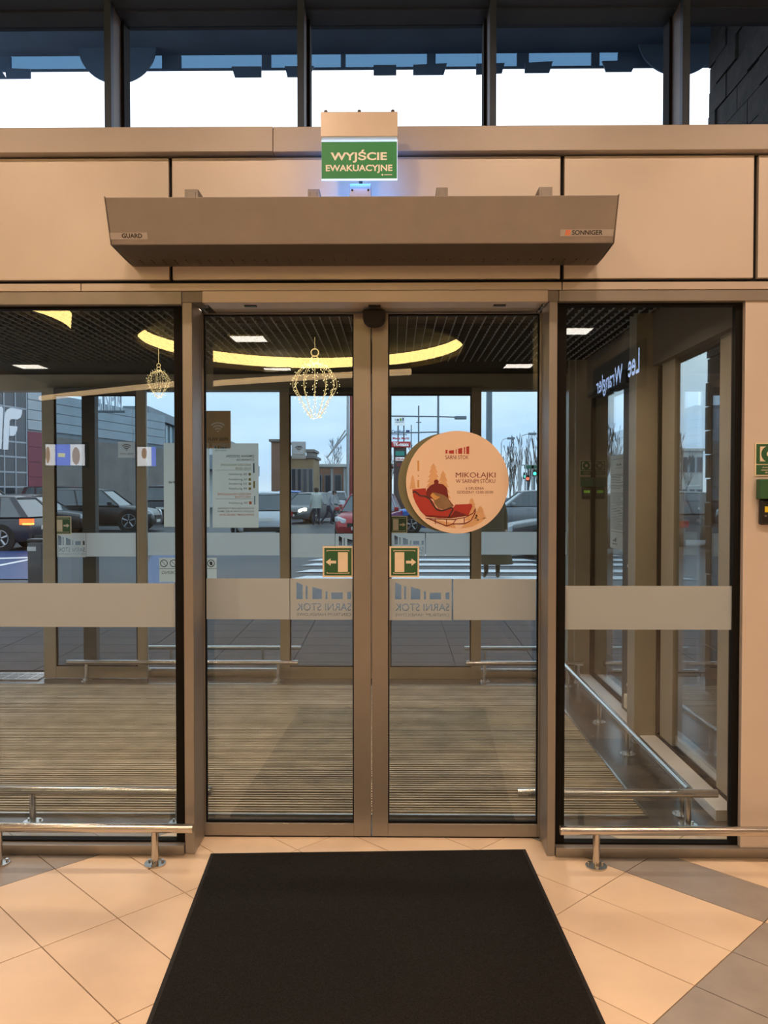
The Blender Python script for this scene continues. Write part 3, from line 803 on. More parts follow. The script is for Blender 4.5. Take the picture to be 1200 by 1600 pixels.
# =================================================================== THINGS ON AND AROUND THE DOOR WALL
# ---- air curtain
def air_curtain():
    d0, d1 = 3.42, 3.495
    xl, xr = -1.190, X(966.5, CAM.y * 0 + (d0 - 3.8), 306)
    y_t, y_b, yw = d0 - 3.8, d1 - 3.8, -0.004
    zt = Z(306, y_t); zb = Z(381, y_b); zw = Z(413, -.03)
    t = thing('air_curtain', ((xl + xr) / 2, -.2, min(zb, zw)), 'long grey air curtain box mounted on the wall above the doors', 'air curtain')
    zmid = zb - .004
    prof_f = [(y_t, zt), (y_b, zb), (y_b + .012, zb), (y_t + .02, zt)]
    # front cover
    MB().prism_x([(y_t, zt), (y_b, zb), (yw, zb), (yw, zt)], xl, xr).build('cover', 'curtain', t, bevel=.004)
    # rounded lower tray
    arc = [(y_b + .004, zb - .001)]
    for k in range(1, 9):
        a = k / 8.0
        arc.append((y_b + .004 + (-.03 - y_b) * a, zb - .001 - (zb - zw) * math.sin(a * math.pi / 2) ** 1.2))
    arc.append((yw, zw)); arc.append((yw, zb - .001))
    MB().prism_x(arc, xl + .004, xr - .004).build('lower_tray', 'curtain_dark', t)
    for sx in (xl - .004, xr + .0005):
        MB().prism_x([(y_t - .002, zt + .003), (y_b - .002, zb)] + arc[1:-2] + [(yw, zw), (yw, zt + .003)], sx, sx + .0035).build('end_plate', 'curtain', t)
    # outlet slot with vanes at the back of the tray
    m = MB()
    for k in range(40):
        x = xl + .06 + (xr - xl - .12) * k / 39
        m.box(x - .002, x + .002, -.11, -.05, zw - .004, zw + .02)
    m.build('outlet_vanes', 'curtain_dark', t)['kind'] = 'stuff'
    # name labels on the front cover
    def frf(u, v):                      # on the sloping cover
        s = (v - zb) / (zt - zb); return (u, y_b + (y_t - y_b) * s - .0012, v)
    def frf2(u, v):
        s = (v - zb) / (zt - zb); return (u, y_b + (y_t - y_b) * s - .0020, v)
    Yl = y_b - .01
    def rect(pa, pb, ya, yb): return (X(pa, Yl), X(pb, Yl), Z(yb, Yl), Z(ya, Yl))
    a, b, c, d = rect(176, 233.5, 363, 372.5)
    flat('name_label', 'label_grey', t, frf, [(a, c), (b, c), (b, d), (a, d)])
    a, b, c, d = rect(194, 225.5, 364.3, 370.7)
    lettering('GUARD', 'print_black', t, frf2, a, b, c, d, .03)
    a, b, c, d = rect(873, 955, 361, 370.5)
    flat('name_label', 'label_grey', t, frf, [(a, c), (b, c), (b, d), (a, d)])
    a, b, c, d = rect(891, 938.5, 362, 368.8)
    lettering('SONNIGER', 'print_black', t, frf2, a, b, c, d, .025)
    for k in range(3):
        a, b, c, d = rect(880.5 + k * 2.7, 882.3 + k * 2.7, 361.6, 369.4)
        flat('label_bar', 'print_orange', t, frf2, [(a, c), (b, c), (b + .003, d), (a + .003, d)])
    # hanging brackets and cable box standing on top
    for pa, pb, ya in ((291, 312, 294), (482, 500, 294.5), (681, 699, 293), (840, 861, 293)):
        yb_ = -.16
        xa, xb = X(pa, yb_), X(pb, yb_); z1 = Z(ya, yb_)
        m = MB().box(xa, xb, yb_, -.004, zt - .01, z1); m.box(xa + .01, xb - .01, yb_ - .005, yb_, zt - .01, z1 - .012)
        m.build('hanger_bracket', 'curtain', t, bevel=.003)
    yb_ = -.17
    xa, xb = X(546.5, yb_), X(580, yb_); z1 = Z(286, yb_)
    jb = MB().box(xa, xb, yb_, yb_ + .09, zt - .01, z1).build('cable_box', 'ledge', t, bevel=.006)
    m = MB()
    for sx in (xa + .012, xb - .012): m.tube((sx, yb_ - .002, z1 - .03), (sx, yb_ + .004, z1 - .03), .005, n=8)
    m.build('screws', 'black_plastic', jb)['kind'] = 'stuff'
    m = MB().tube(((xa + xb) / 2, yb_ + .05, z1), ((xa + xb) / 2, yb_ + .05, z1 + .03), .008, n=10); m.build('cable_gland', 'black_plastic', jb)
air_curtain()

# ---- hanging exit sign
def exit_sign():
    Y = -.20
    a, b = X(502.5, Y, 280), X(621, Y, 280)
    zc0_, zc1_, zp0 = Z(217.5, Y), Z(179, Y), Z(282, Y)
    t = thing('exit_sign', ((a + b) / 2, Y, zp0), 'green lit emergency exit sign with metal housing hung over the air curtain', 'exit sign')
    h = box('housing', 'exit_case', t, a - .001, b + .001, Y - .03, Y + .055, zc0_, zc1_, .003)
    m = MB()
    for x in (a + .02, (a + b) / 2, b - .02): m.tube((x, Y - .02, zc1_ + .006), (x, Y + .0, zc1_ + .002), .008, n=10)
    m.build('fixing_screws', 'steel', h)['kind'] = 'stuff'
    box('wall_bracket', 'exit_case', t, (a + b) / 2 - .05, (a + b) / 2 + .05, Y + .055, -.002, zc1_ - .075, zc1_ - .04)
    box('light_plate', 'exit_edge', t, a, b, Y - .004, Y + .004, zp0, zc0_ - .003, .001)
    ga, gb, g0, g1 = X(503.5, Y), X(620, Y), Z(279.5, Y), Z(222, Y)
    box('green_face', 'exit_green', t, ga, gb, Y - .0055, Y - .0042, g0, g1)
    fr = frame_y(Y - .0062)
    lettering('WYJŚCIE', 'exit_white', t, fr, X(517.5, Y), X(604.5, Y), Z(254.6, Y), Z(234.5, Y), .030)
    lettering('EWAKUACYJNE', 'exit_white', t, fr, X(510, Y), X(613, Y), Z(271.0, Y), Z(258, Y), .026)
    m = MB(); c = (X(597.5, Y), Z(273.8, Y)); m.v = [fr(*p) for p in disc_pts(c[0], c[1], .004, 12)]; m.f = [tuple(range(12))]
    m.build('maker_mark', 'exit_white', t, fix=False)
    flat('maker_mark', 'exit_white', t, fr, [(X(600.5, Y), Z(274.3, Y)), (X(612.5, Y), Z(274.3, Y)), (X(612.5, Y), Z(273.2, Y)), (X(600.5, Y), Z(273.2, Y))])
    b_ = area_light('exit_sign_lamp', ((a + b) / 2, Y + .012, zp0 + .02), .9, .14, (.04, .28, 1.0), 170)
    b_.rotation_euler = (math.radians(-62), 0, 0)
    b_.data.shape = 'RECTANGLE'; b_.data.size = .30; b_.data.size_y = .05
exit_sign()

# ---- door pictogram signs (running-way arrow and door)
def arrow_sign(parent_label, pa, pb, ya, yb, Y, right=True, thick=.0015):
    a, b, z0, z1 = X(pa, Y), X(pb, Y), Z(yb, Y), Z(ya, Y)
    t = thing('exit_arrow_sign', ((a + b) / 2, Y, z0), parent_label, 'sign', 'green door arrow signs')
    w, h = b - a, z1 - z0
    box('cream_border', 'cream', t, a, b, Y - thick, Y, z0, z1)
    f1, f2 = frame_y(Y - thick - .0006), frame_y(Y - thick - .0012)
    def R(u0, u1, v0, v1):
        if not right: u0, u1 = 1 - u1, 1 - u0
        return [(a + w * u0, z0 + h * v0), (a + w * u1, z0 + h * v0), (a + w * u1, z0 + h * v1), (a + w * u0, z0 + h * v1)]
    flat('green_field', 'sign_green', t, f1, R(.055, .945, .055, .945))
    flat('door_mark', 'cream', t, f2, R(.18, .50, .17, .81))
    ar = [(.56, .445), (.74, .445), (.74, .37), (.90, .49), (.74, .61), (.74, .535), (.56, .535)]
    flat('arrow_mark', 'cream', t, f2, [(a + w * (u if right else 1 - u), z0 + h * v) for u, v in ar])
    flats('frame_lines', 'cream', t, f2, [R(.13, .87, .85, .872), R(.13, .87, .12, .142), R(.13, .155, .83, .86), R(.845, .87, .83, .86), R(.13, .155, .135, .165), R(.845, .87, .135, .165)])['kind'] = 'stuff'
arrow_sign('green arrow sign pointing left on the left door leaf', 504, 552, 853.5, 902, YD + .0145, False)
arrow_sign('green arrow sign pointing right, large, beside the door meeting line', 608.5, 655, 853.5, 902, YD + .0145, True)
arrow_sign('small green arrow sign on the far open leaf at the left', 83.5, 111, 807, 835.5, YV - .076, True)
arrow_sign('small green arrow sign on the outer door below the round poster', 609, 636.5, 806, 833, YV - .036, True)

# ---- round Christmas poster on the right leaf
def round_poster():
    Y = YD + .0150
    cx, cz = X(714.5, Y), Z(753.5, Y); r = 80.0 * (Y + 3.8) / FPX
    t = thing('round_poster', (cx, Y, cz - r), 'round salmon Christmas event poster with a red sleigh on the right leaf', 'poster')
    MB().prism_y(disc_pts(cx, cz, r, 72), Y - .001, Y).build('poster_sheet', 'poster', t)
    f1, f2, f3 = frame_y(Y - .0016), frame_y(Y - .0022), frame_y(Y - .0028)
    k = (Y + 3.8) / FPX
    def q(px, py): return (cx + (px - 714.5) * k, cz - (py - 753.5) * k)
    def zc(c, s): return q(630 + c / 7.0588, 670 + s / 7.0588)      # zoomed-crop coordinates of the print
    def PZ(pts): return [zc(*p) for p in pts]
    def fir(x, y0, y1, w, n=6):
        L = [(x, y0)]; Rr = []
        for i in range(n):
            f = (i + 1) / n; yy = y0 + (y1 - y0) * f; ww = w * (0.25 + .75 * f)
            L.append((x - ww, yy)); L.append((x - ww * .55, yy - (y1 - y0) * .02))
            Rr.append((x + ww, yy)); Rr.append((x + ww * .55, yy - (y1 - y0) * .02))
        L = L[:-1]; Rr = Rr[:-1]
        return L + Rr[::-1]
    for a in ((333, 380, 700, 95), (440, 460, 830, 100), (755, 760, 1010, 85), (850, 850, 990, 75), (105, 510, 660, 42)):
        flat('tree_print', 'print_tree', t, f1, PZ(fir(*a)))
    flat('tree_print', 'print_tree', t, f1, PZ([(330, 1000), (560, 1040), (585, 1098), (470, 1080)]))
    flat('tree_print', 'print_tree', t, f1, PZ([(630, 1098), (690, 1040), (915, 975), (860, 1030), (760, 1080)]))
    flats('gold_marks', 'print_gold', t, f1, [PZ([(157, 352), (177, 352), (177, 467), (157, 467)]), PZ([(160, 512), (174, 512), (174, 528), (160, 528)]), PZ([(157, 565), (177, 565), (177, 650), (157, 650)])])
    # sleigh
    body = [(100, 668), (250, 655), (262, 740), (330, 800), (365, 870), (420, 892), (480, 880), (520, 862), (545, 880), (575, 835), (755, 828), (762, 855), (720, 955), (640, 970), (530, 985), (400, 985), (250, 965), (190, 905), (140, 820), (110, 745)]
    flat('sleigh_print', 'print_red', t, f2, PZ(body))
    flat('sleigh_print', 'print_darkred', t, f3, PZ([(575, 900), (700, 950), (720, 955), (530, 985), (300, 975), (250, 965), (245, 950), (520, 968)]))
    def stroke(pts, w):
        poly = []
        for i in range(len(pts) - 1):
            (x0, y0), (x1, y1) = pts[i], pts[i + 1]
            L = math.hypot(x1 - x0, y1 - y0) or 1; nx, ny = -(y1 - y0) / L * w, (x1 - x0) / L * w
            poly.append(PZ([(x0 + nx, y0 + ny), (x1 + nx, y1 + ny), (x1 - nx, y1 - ny), (x0 - nx, y0 - ny)]))
        return poly
    flats('sleigh_trim', 'print_dark', t, f3, stroke([(105, 705), (125, 690), (150, 705), (185, 738), (250, 745), (295, 775), (330, 840), (375, 895), (430, 905), (500, 880), (540, 868), (550, 885), (525, 930), (500, 985)], 8))
    flats('runner_print', 'print_darkred', t, f3, stroke([(270, 985), (400, 1040), (480, 1072), (540, 1050), (680, 1045), (750, 1010), (790, 930), (795, 880)], 5) + stroke([(250, 990), (560, 998), (690, 975), (770, 930), (790, 890)], 4) + stroke([(355, 990), (357, 1050)], 4) + stroke([(478, 995), (480, 1070)], 4) + stroke([(590, 990), (545, 1050)], 4) + stroke([(672, 980), (674, 1040)], 4))
    # sack of presents lying in the sleigh
    flat('sack_print', 'print_brown', t, f3, PZ([(300, 730), (330, 700), (400, 715), (445, 730), (490, 760), (525, 820), (548, 858), (500, 872), (440, 885), (385, 875), (350, 830), (335, 790)]))
    flat('sack_print', 'print_gold', t, frame_y(Y - .0034), PZ([(300, 738), (322, 705), (372, 742), (410, 752), (352, 788)]))
    flat('sack_print', 'print_darkred', t, f2, PZ([(262, 760), (252, 715), (262, 665), (300, 625), (345, 605), (338, 580), (352, 562), (375, 560), (392, 578), (388, 602), (440, 612), (480, 650), (492, 710), (500, 770), (535, 820), (560, 850), (520, 860), (400, 780), (320, 775)]))
    # mall mark and lettering
    flats('bars_print', 'print_red', t, f1, [PZ(p) for p in ([(466, 234), (488, 232), (488, 274), (466, 274)], [(502, 242), (558, 236), (558, 276), (502, 275)], [(578, 230), (588, 228), (588, 277), (578, 277)], [(605, 222), (650, 210), (650, 278), (605, 277)], [(668, 205), (680, 203), (680, 279), (668, 278)], [(694, 200), (726, 193), (726, 280), (694, 279)])])
    def tx(s, a, b, c, d, m='print_darkred', bold=0.0):
        p0 = zc(a, d); p1 = zc(b, c)
        lettering(s, m, t, f1, p0[0], p1[0], p0[1], p1[1], bold)
    tx('SARNI STOK', 465, 720, 294, 336)
    tx('MIKOŁAJKI', 578, 1016, 482, 556, bold=0.0)
    tx('W SARNIM STOKU', 580, 1012, 556, 598)
    tx('6 GRUDNIA', 690, 888, 642, 670)
    tx('GODZINY 12:00-20:00', 594, 990, 684, 714)
    # second sheet on the outer face of the glass, a hand further left
    Y2 = YD + .0290
    c2x, c2z = X(699.5, Y2), Z(754, Y2)
    t2 = MB().prism_y(disc_pts(c2x, c2z, 77.5 * (Y2 + 3.8) / FPX, 64), Y2, Y2 + .001).build('round_poster', 'poster_back')
    tag(t2, 'olive back of a second round poster peeking out behind the Christmas poster', 'poster')
round_poster()

# ---- paper notices on the outer glazing
def notice(Y):
    u0, u1, v0, v1 = X(332, Y), X(404, Y), Z(824.5, Y), Z(692.5, Y)
    t = thing('opening_hours_notice', ((u0 + u1) / 2, Y, v0), 'white opening hours notice seen from behind, mirrored print, on the outer pane', 'notice')
    box('paper_sheet', 'paper', t, u0, u1, Y, Y + .0008, v0, v1)
    f1 = frame_y(Y - .0008)
    def zc(c, s): return (X(320 + c / 10.0, Y), Z(680 + s / 10.0, Y))
    def tx(s, a, b, c, d, m='print_grey', bold=.004):
        p0 = zc(a, d); p1 = zc(b, c); lettering(s, m, t, f1, p0[0], p1[0], p0[1], p1[1], bold, True)
    def rc(a, b, c, d, m): flat('print_mark', m, t, f1, [zc(a, d), zc(b, d), zc(b, c), zc(a, c)])
    for i, (a, b, c, m) in enumerate(((160, 180, 170, 'print_blue'), (205, 235, 162, 'print_olive'), (250, 262, 175, 'print_grey'), (275, 305, 188, 'print_blue'), (320, 335, 186, 'print_grey'))): rc(a, b, c, 208, m)
    tx('SARNI STOK', 160, 340, 225, 250)
    tx('ZMIANA GODZIN', 340, 775, 305, 345, bold=.015); tx('OTWARCIA', 495, 775, 365, 400, bold=.015)
    tx('NIEDZIELE HANDLOWE', 250, 720, 445, 480, 'print_olive'); tx('10:00-20:00', 480, 720, 500, 535, 'print_olive')
    rc(165, 735, 545, 549, 'print_grey')
    for s, y in (('02 grudzień', 590), ('16 grudzień', 670), ('23 grudzień', 740), ('30 grudzień', 815)):
        tx(s, 375, 660, y, y + 42); rc(685, 722, y, y + 40, 'print_olive')
    tx('NIEDZIELE NIEHANDLOWE', 200, 720, 905, 938, 'print_orange'); tx('NIECZYNNE', 470, 715, 950, 980, 'print_orange')
    rc(165, 735, 992, 996, 'print_grey'); tx('09 grudzień', 375, 670, 1042, 1082); rc(690, 732, 1035, 1080, 'print_orange')
    tx('W POZOSTAŁE DNI TYGODNIA', 200, 770, 1130, 1158); tx('GODZINY OTWARCIA BEZ ZMIAN', 200, 770, 1176, 1204); tx('ZAPRASZAMY SERDECZNIE', 230, 770, 1228, 1258, 'print_orange')
    rc(755, 780, 435, 590, 'print_blue'); rc(758, 785, 715, 825, 'print_olive'); rc(770, 790, 950, 1085, 'print_blue')
    u0, u1, v0, v1 = X(256, Y), X(327.5, Y), Z(823.5, Y), Z(692, Y)
    t = thing('paper_notice', ((u0 + u1) / 2, Y, v0), 'plain white notice sheet half hidden by the left door post', 'notice')
    box('paper_sheet', 'paper', t, u0, u1, Y, Y + .0008, v0, v1)
    lettering('SARNI', 'print_grey', t, f1, X(264, Y), X(290, Y), Z(755.5, Y), Z(751.5, Y), .02, True)
notice(YV + .024)
def wifi(pa, pb, ya, yb, Y, sheet, ink, label):
    u0, u1, v0, v1 = X(pa, Y), X(pb, Y), Z(yb, Y), Z(ya, Y)
    w, h = u1 - u0, v1 - v0
    t = thing('wifi_sticker', ((u0 + u1) / 2, Y, v0), label, 'sticker', 'wifi stickers on the glazing')
    box('sticker_sheet', sheet, t, u0, u1, Y - .0006, Y, v0, v1)
    f = frame_y(Y - .0014); cx, cz = u0 + w * .5, v0 + h * .42
    for r0, r1 in ((0, .07), (.13, .19), (.24, .30), (.35, .41)):
        n = 14; A = [math.radians(48 + 84 * i / n) for i in range(n + 1)]
        pts = [(cx + w * r1 * math.cos(a), cz + w * r1 * math.sin(a)) for a in A] + ([(cx + w * r0 * math.cos(a), cz + w * r0 * math.sin(a)) for a in A[::-1]] if r0 else [(cx, cz)])
        flat('wifi_arc', ink, t, f, pts)
    lettering('FREE WI-FI', ink if ink != 'white_paint' else 'print_black', t, f, u0 + w * .12, u1 - w * .12, v0 + h * .2, v0 + h * .29, .01, True)
wifi(321, 361, 641.5, 700.5, YV + .026, 'tan_sticker', 'white_paint', 'brown wifi sticker at the top of the outer pane left of the doors')
wifi(456, 478, 690, 717, YV - .036, 'wifi_film', 'print_grey', 'pale wifi sticker on the closed outer door leaf')
wifi(185, 211.5, 690, 715, YV - .076, 'wifi_film', 'print_grey', 'grey wifi sticker on the open outer leaf at the left')
# house rules strip with crossed-out pictograms
def rules(Y):
    u0, u1, v0, v1 = X(248, Y), X(338, Y), Z(910, Y), Z(872, Y)
    t = thing('rules_sticker', ((u0 + u1) / 2, Y, v0), 'white house rules sticker with crossed-out pictograms behind the left post', 'sticker')
    box('sticker_sheet', 'paper', t, u0, u1, Y, Y + .0008, v0, v1)
    f = frame_y(Y - .0008); w = u1 - u0
    def ring(px, py, r, fill):
        c = (X(px, Y), Z(py, Y)); rr = r * 7.5 / FPX; n = 20; polys = []
        for i in range(n):
            a, b = 2 * math.pi * i / n, 2 * math.pi * (i + 1) / n
            polys.append([(c[0] + rr * math.cos(a), c[1] + rr * math.sin(a)), (c[0] + rr * math.cos(b), c[1] + rr * math.sin(b)), (c[0] + rr * .8 * math.cos(b), c[1] + rr * .8 * math.sin(b)), (c[0] + rr * .8 * math.cos(a), c[1] + rr * .8 * math.sin(a))])
        s = rr * .62
        polys.append([(c[0] - s, c[1] + s), (c[0] - s * .75, c[1] + s), (c[0] + s, c[1] - s), (c[0] + s * .75, c[1] - s)])
        if fill: polys.append(disc_pts(c[0], c[1], rr * .42, 7, rr * .55))
        flats('pictogram', 'print_black', t, f, polys)
    for px in (255.5, 270.5, 285, 300, 314.5, 329.2): ring(px, 880.5, 6.0, px > 300)
    flat('rule_line', 'print_grey', t, f, [(u0, Z(888.5, Y)), (u1, Z(888.5, Y)), (u1, Z(889.2, Y)), (u0, Z(889.2, Y))])
    lettering('MONITORING', 'print_grey', t, f, X(252, Y), X(300, Y), Z(897.5, Y), Z(892.5, Y), .01, True)
rules(YV + .026)

# ---- notice and cable duct on the right side wall
def side_notice():
    x = VX1 - .006
    fr = lambda u, v: (x - .001, u, v)
    y1 = 2.94; y0 = 2.44
    z1 = 1.68 + (770 - 713) * (y1 + 3.8) / FPX; z0 = 1.68 - (855 - 770) * (y1 + 3.8) / FPX
    t = thing('regulations_notice', (x, (y0 + y1) / 2, z0), 'tall white regulations sheet on the right side glass of the vestibule', 'notice')
    box('paper_sheet', 'paper', t, x, x + .001, y0, y1, z0, z1)
    h = z1 - z0; w = y1 - y0
    # reading order runs from the far edge towards the camera
    lettering('REGULAMIN', 'print_black', t, fr, y0 + w * .36, y0 + w * .64, z0 + h * .885, z0 + h * .905, .02, True)
    lettering('CENTRUM HANDLOWEGO', 'print_grey', t, fr, y0 + w * .3, y0 + w * .7, z0 + h * .855, z0 + h * .868, .01, True)
    rnd = random.Random(11); polys = []
    v = z0 + h * .79
    while v > z0 + h * .17:
        e = y0 + w * rnd.choice((.05, .05, .05, .2, .4))
        if rnd.random() > .12: polys.append([(e, v), (y1 - w * .06, v), (y1 - w * .06, v + h * .005), (e, v + h * .005)])
        v -= h * .0165
    polys.append([(y0 + w * .04, z0 + h * .955), (y1 - w * .04, z0 + h * .955), (y1 - w * .04, z0 + h * .959), (y0 + w * .04, z0 + h * .959)])
    flats('text_lines', 'print_grey', t, fr, polys)
    flats('bars_print', 'print_black', t, fr, [[(y1 - w * (.16 + .045 * k), z0 + h * .075), (y1 - w * (.19 + .045 * k), z0 + h * .075), (y1 - w * (.19 + .045 * k), z0 + h * (.085 + .009 * k)), (y1 - w * (.16 + .045 * k), z0 + h * (.085 + .009 * k))] for k in range(5)])
    lettering('SARNI STOK', 'print_black', t, fr, y1 - w * .42, y1 - w * .14, z0 + h * .04, z0 + h * .06, .02, True)
side_notice()
dx, dy = 1.715, 2.22
cdk = thing('cable_duct', (dx, dy, .3), 'thin cream cable duct running down the side glass to a socket box', 'cable duct')
zd0 = 1.68 - (1107 - 770) * (dy + 3.8) / FPX
MB().box(dx - .011, dx + .011, dy - .011, dy + .011, zd0 + .05, VZ).build('duct', 'cream', cdk)
box('socket_box', 'cream', cdk, dx - .035, dx + .02, dy - .04, dy + .03, zd0, zd0 + .10, .004)
for zz in (1.68 - (886 - 770) * 6.02 / FPX, zd0 + .16): box('clip', 'cream', cdk, dx - .02, dx + .045, dy - .014, dy + .014, zz, zz + .018)
# overhead closer arm on the side wall
cl = thing('door_closer', (1.70, 2.4, 2.5), 'dark boxy closer fixed under the lintel of the side wall', 'door closer')
box('closer_body', 'recess', cl, 1.60, 1.69, 1.96, 2.42, 2.44, 2.54, .006); box('closer_arm', 'recess', cl, 1.645, 1.67, 2.42, 3.3, 2.50, 2.52)

# ---- emergency push stations
def push_station(a, Y, zc_, s, label, lcd, cream, full=True):
    """green round-button sign, green cover and black reader; a = left edge x"""
    t = thing('emergency_release', (a + .08 * s, Y, zc_ - .34 * s), label, 'push button', 'green emergency releases')
    w, h = .128 * s, .150 * s
    z1 = zc_
    box('sign_plate', 'cream', t, a, a + w, Y - .004, Y, z1 - h, z1)
    f1, f2, f3 = frame_y(Y - .0046), frame_y(Y - .0052), frame_y(Y - .0058)
    def R(u0, u1, v0, v1): return [(a + w * u0, z1 - h * v1), (a + w * u1, z1 - h * v1), (a + w * u1, z1 - h * v0), (a + w * u0, z1 - h * v0)]
    flat('green_field', 'sign_green', t, f1, R(.04, .96, .035, .64)); flat('green_field', 'sign_green', t, f1, R(.04, .96, .665, .965))
    flat('white_square', 'cream', t, f2, R(.17, .83, .11, .56))
    flat('button_ring', 'sign_green', t, f3, disc_pts(a + w * .5, z1 - h * .335, w * .29, 28)); flat('button_dot', 'cream', t, frame_y(Y - .0064), disc_pts(a + w * .5, z1 - h * .335, w * .10, 20))
    for k, (s_, u0, u1) in enumerate((('Awaryjne', .25, .75), ('otwieranie', .22, .78), ('drzwi', .36, .64))):
        lettering(s_, 'cream', t, f2, a + w * u0, a + w * u1, z1 - h * (.77 + .075 * k), z1 - h * (.72 + .075 * k), .01)
    b0 = z1 - h - .015 * s
    cv_ = box('cover_box', 'sign_green', t, a + .006 * s, a + .122 * s, Y - .045 * s, Y, b0 - .090 * s, b0, .005 * s)
    lettering('EXIT', 'print_grey', cv_, frame_y(Y - .0456 * s), a + .045 * s, a + .085 * s, b0 - .03 * s, b0 - .016 * s, .01)
    r0 = b0 - .090 * s
    rd = box('reader', 'black_plastic', t, a + .016 * s, a + .112 * s, Y - .03 * s, Y, r0 - .118 * s, r0 - .002, .010 * s)
    fr = frame_y(Y - .0306 * s)
    flat('reader_label', lcd, rd, fr, [(a + .035 * s, r0 - .060 * s), (a + .095 * s, r0 - .060 * s), (a + .095 * s, r0 - .034 * s), (a + .035 * s, r0 - .034 * s)])
    flats('reader_marks', 'print_grey', rd, fr, [[(a + s * (.035 + .016 * k), r0 - .080 * s), (a + s * (.045 + .016 * k), r0 - .080 * s), (a + s * (.045 + .016 * k), r0 - .074 * s), (a + s * (.035 + .016 * k), r0 - .074 * s)] for k in range(4)])
push_station(X(1178.5, 0), -.001, Z(692.5, 0), 1.0, 'green emergency release with yellow label on the wall at the right edge', 'yellow', True)
Yc = 3.595
push_station(X(905.5, Yc), Yc, Z(719.5, Yc), .92, 'green emergency release on the far vestibule column', 'lcd_green', True)

# ---- low stainless bumper rails
def rail(name, a, b, legs, label, group, dia=.042, z=.165, top_level=True):
    """a,b: x,y ends of the tube; legs: distances along it"""
    a = Vector((a[0], a[1], z)); b = Vector((b[0], b[1], z)); d = (b - a).normalized(); L = (b - a).length
    c = (a + b) / 2
    t = thing(name, (c.x, c.y, 0), label, 'bumper rail', group)
    m = MB().tube(a, b, dia / 2, n=20); tb = m.build('rail_tube', 'steel', t, smooth=True)
    for q in legs:
        p = a + d * q
        MB().tube((p.x, p.y, .006), (p.x, p.y, z - dia * .3), .016, n=16).build('leg', 'steel', t, smooth=True)
        fl = MB().tube((p.x, p.y, 0), (p.x, p.y, .007), .048, n=24).build('flange', 'steel', t, smooth=True)
        m = MB()
        for k in range(3):
            an = 2 * math.pi * k / 3 + .5
            m.tube((p.x + .034 * math.cos(an), p.y + .034 * math.sin(an), .007), (p.x + .034 * math.cos(an), p.y + .034 * math.sin(an), .016), .0065, n=8)
        m.build('bolts', 'chrome', fl)['kind'] = 'stuff'
YR = -.105
xr1 = X(299, YR); xr2 = X(878, YR)
rail('bumper_rail', (XL + .3, YR), (xr1, YR), [abs(XL + .3 - X(-8, YR)), X(238.5, YR) - (XL + .3)], 'stainless bumper rail on the hall floor left of the doors', 'stainless floor rails')
rail('bumper_rail', (xr2, YR), (XR - .2, YR), [X(935, YR) - xr2, 1.6], 'stainless bumper rail on the hall floor right of the doors', 'stainless floor rails')
YR2 = .36
rail('bumper_rail', (VX0 + .3, YR2), (X(328.5, YR2), YR2), [X(46.5, YR2) - VX0 - .3, X(276, YR2) - VX0 - .3], 'stainless rail just inside the vestibule behind the left glass panel', 'stainless floor rails')
rail('bumper_rail', (X(811, YR2), YR2), (X(1125, YR2), YR2), [X(1079, YR2) - X(811, YR2)], 'stainless rail just inside the vestibule behind the right glass panel', 'stainless floor rails')
YR3 = YV - .16
rail('bumper_rail', (X(102, YR3), YR3), (X(465, YR3), YR3), [X(133, YR3) - X(102, YR3), X(434, YR3) - X(102, YR3)], 'stainless rail along the outer glazing left of the outer doors', 'stainless floor rails')
rail('bumper_rail', (X(729, YR3), YR3), (X(912, YR3), YR3), [X(758, YR3) - X(729, YR3), 1.0], 'stainless rail along the outer glazing right of the outer doors', 'stainless floor rails')
rail('bumper_rail', (1.50, .40), (1.50, 3.46), [.10, 1.10, 1.84, 2.95], 'stainless rail running along the right side ledge of the vestibule', 'stainless floor rails')
YR4 = YV + .55
rail('bumper_rail', (X(218, YR4), YR4), (X(470, YR4), YR4), [.3, 1.2], 'stainless rail outside the left outer pane', 'stainless floor rails')
rail('bumper_rail', (X(726, YR4), YR4), (X(905, YR4), YR4), [.2, .9], 'stainless rail outside the right outer pane', 'stainless floor rails')

# ---- black doormat
c1, c2 = G(329.5, 1332, .01), G(821, 1325.5, .01)
e1, e2 = G(227.5, 1600, .01), G(947.5, 1600, .01)
ex = 1.75
f1_, f2_ = c1 + (e1 - c1) * ex, c2 + (e2 - c2) * ex
dm = thing('doormat', ((c1 + c2 + f1_ + f2_) / 4).to_tuple()[:2] + (0,), 'large black carpet doormat lying before the sliding doors', 'doormat')
WLOC[dm.name] = Vector(dm.location)
MB().prism_z([(p.x, p.y) for p in (f1_, f2_, c2, c1)], .0005, .006).build('rubber_rim', 'doormat_rim', dm)
cc = (c1 + c2 + f1_ + f2_) / 4
ins = [(cc.x + (p.x - cc.x) * (1 - .016 / abs(p.x - cc.x)), cc.y + (p.y - cc.y) * (1 - .016 / abs(p.y - cc.y))) for p in (f1_, f2_, c2, c1)]
MB().prism_z(ins, .005, .010).build('carpet_pile', 'doormat', dm)
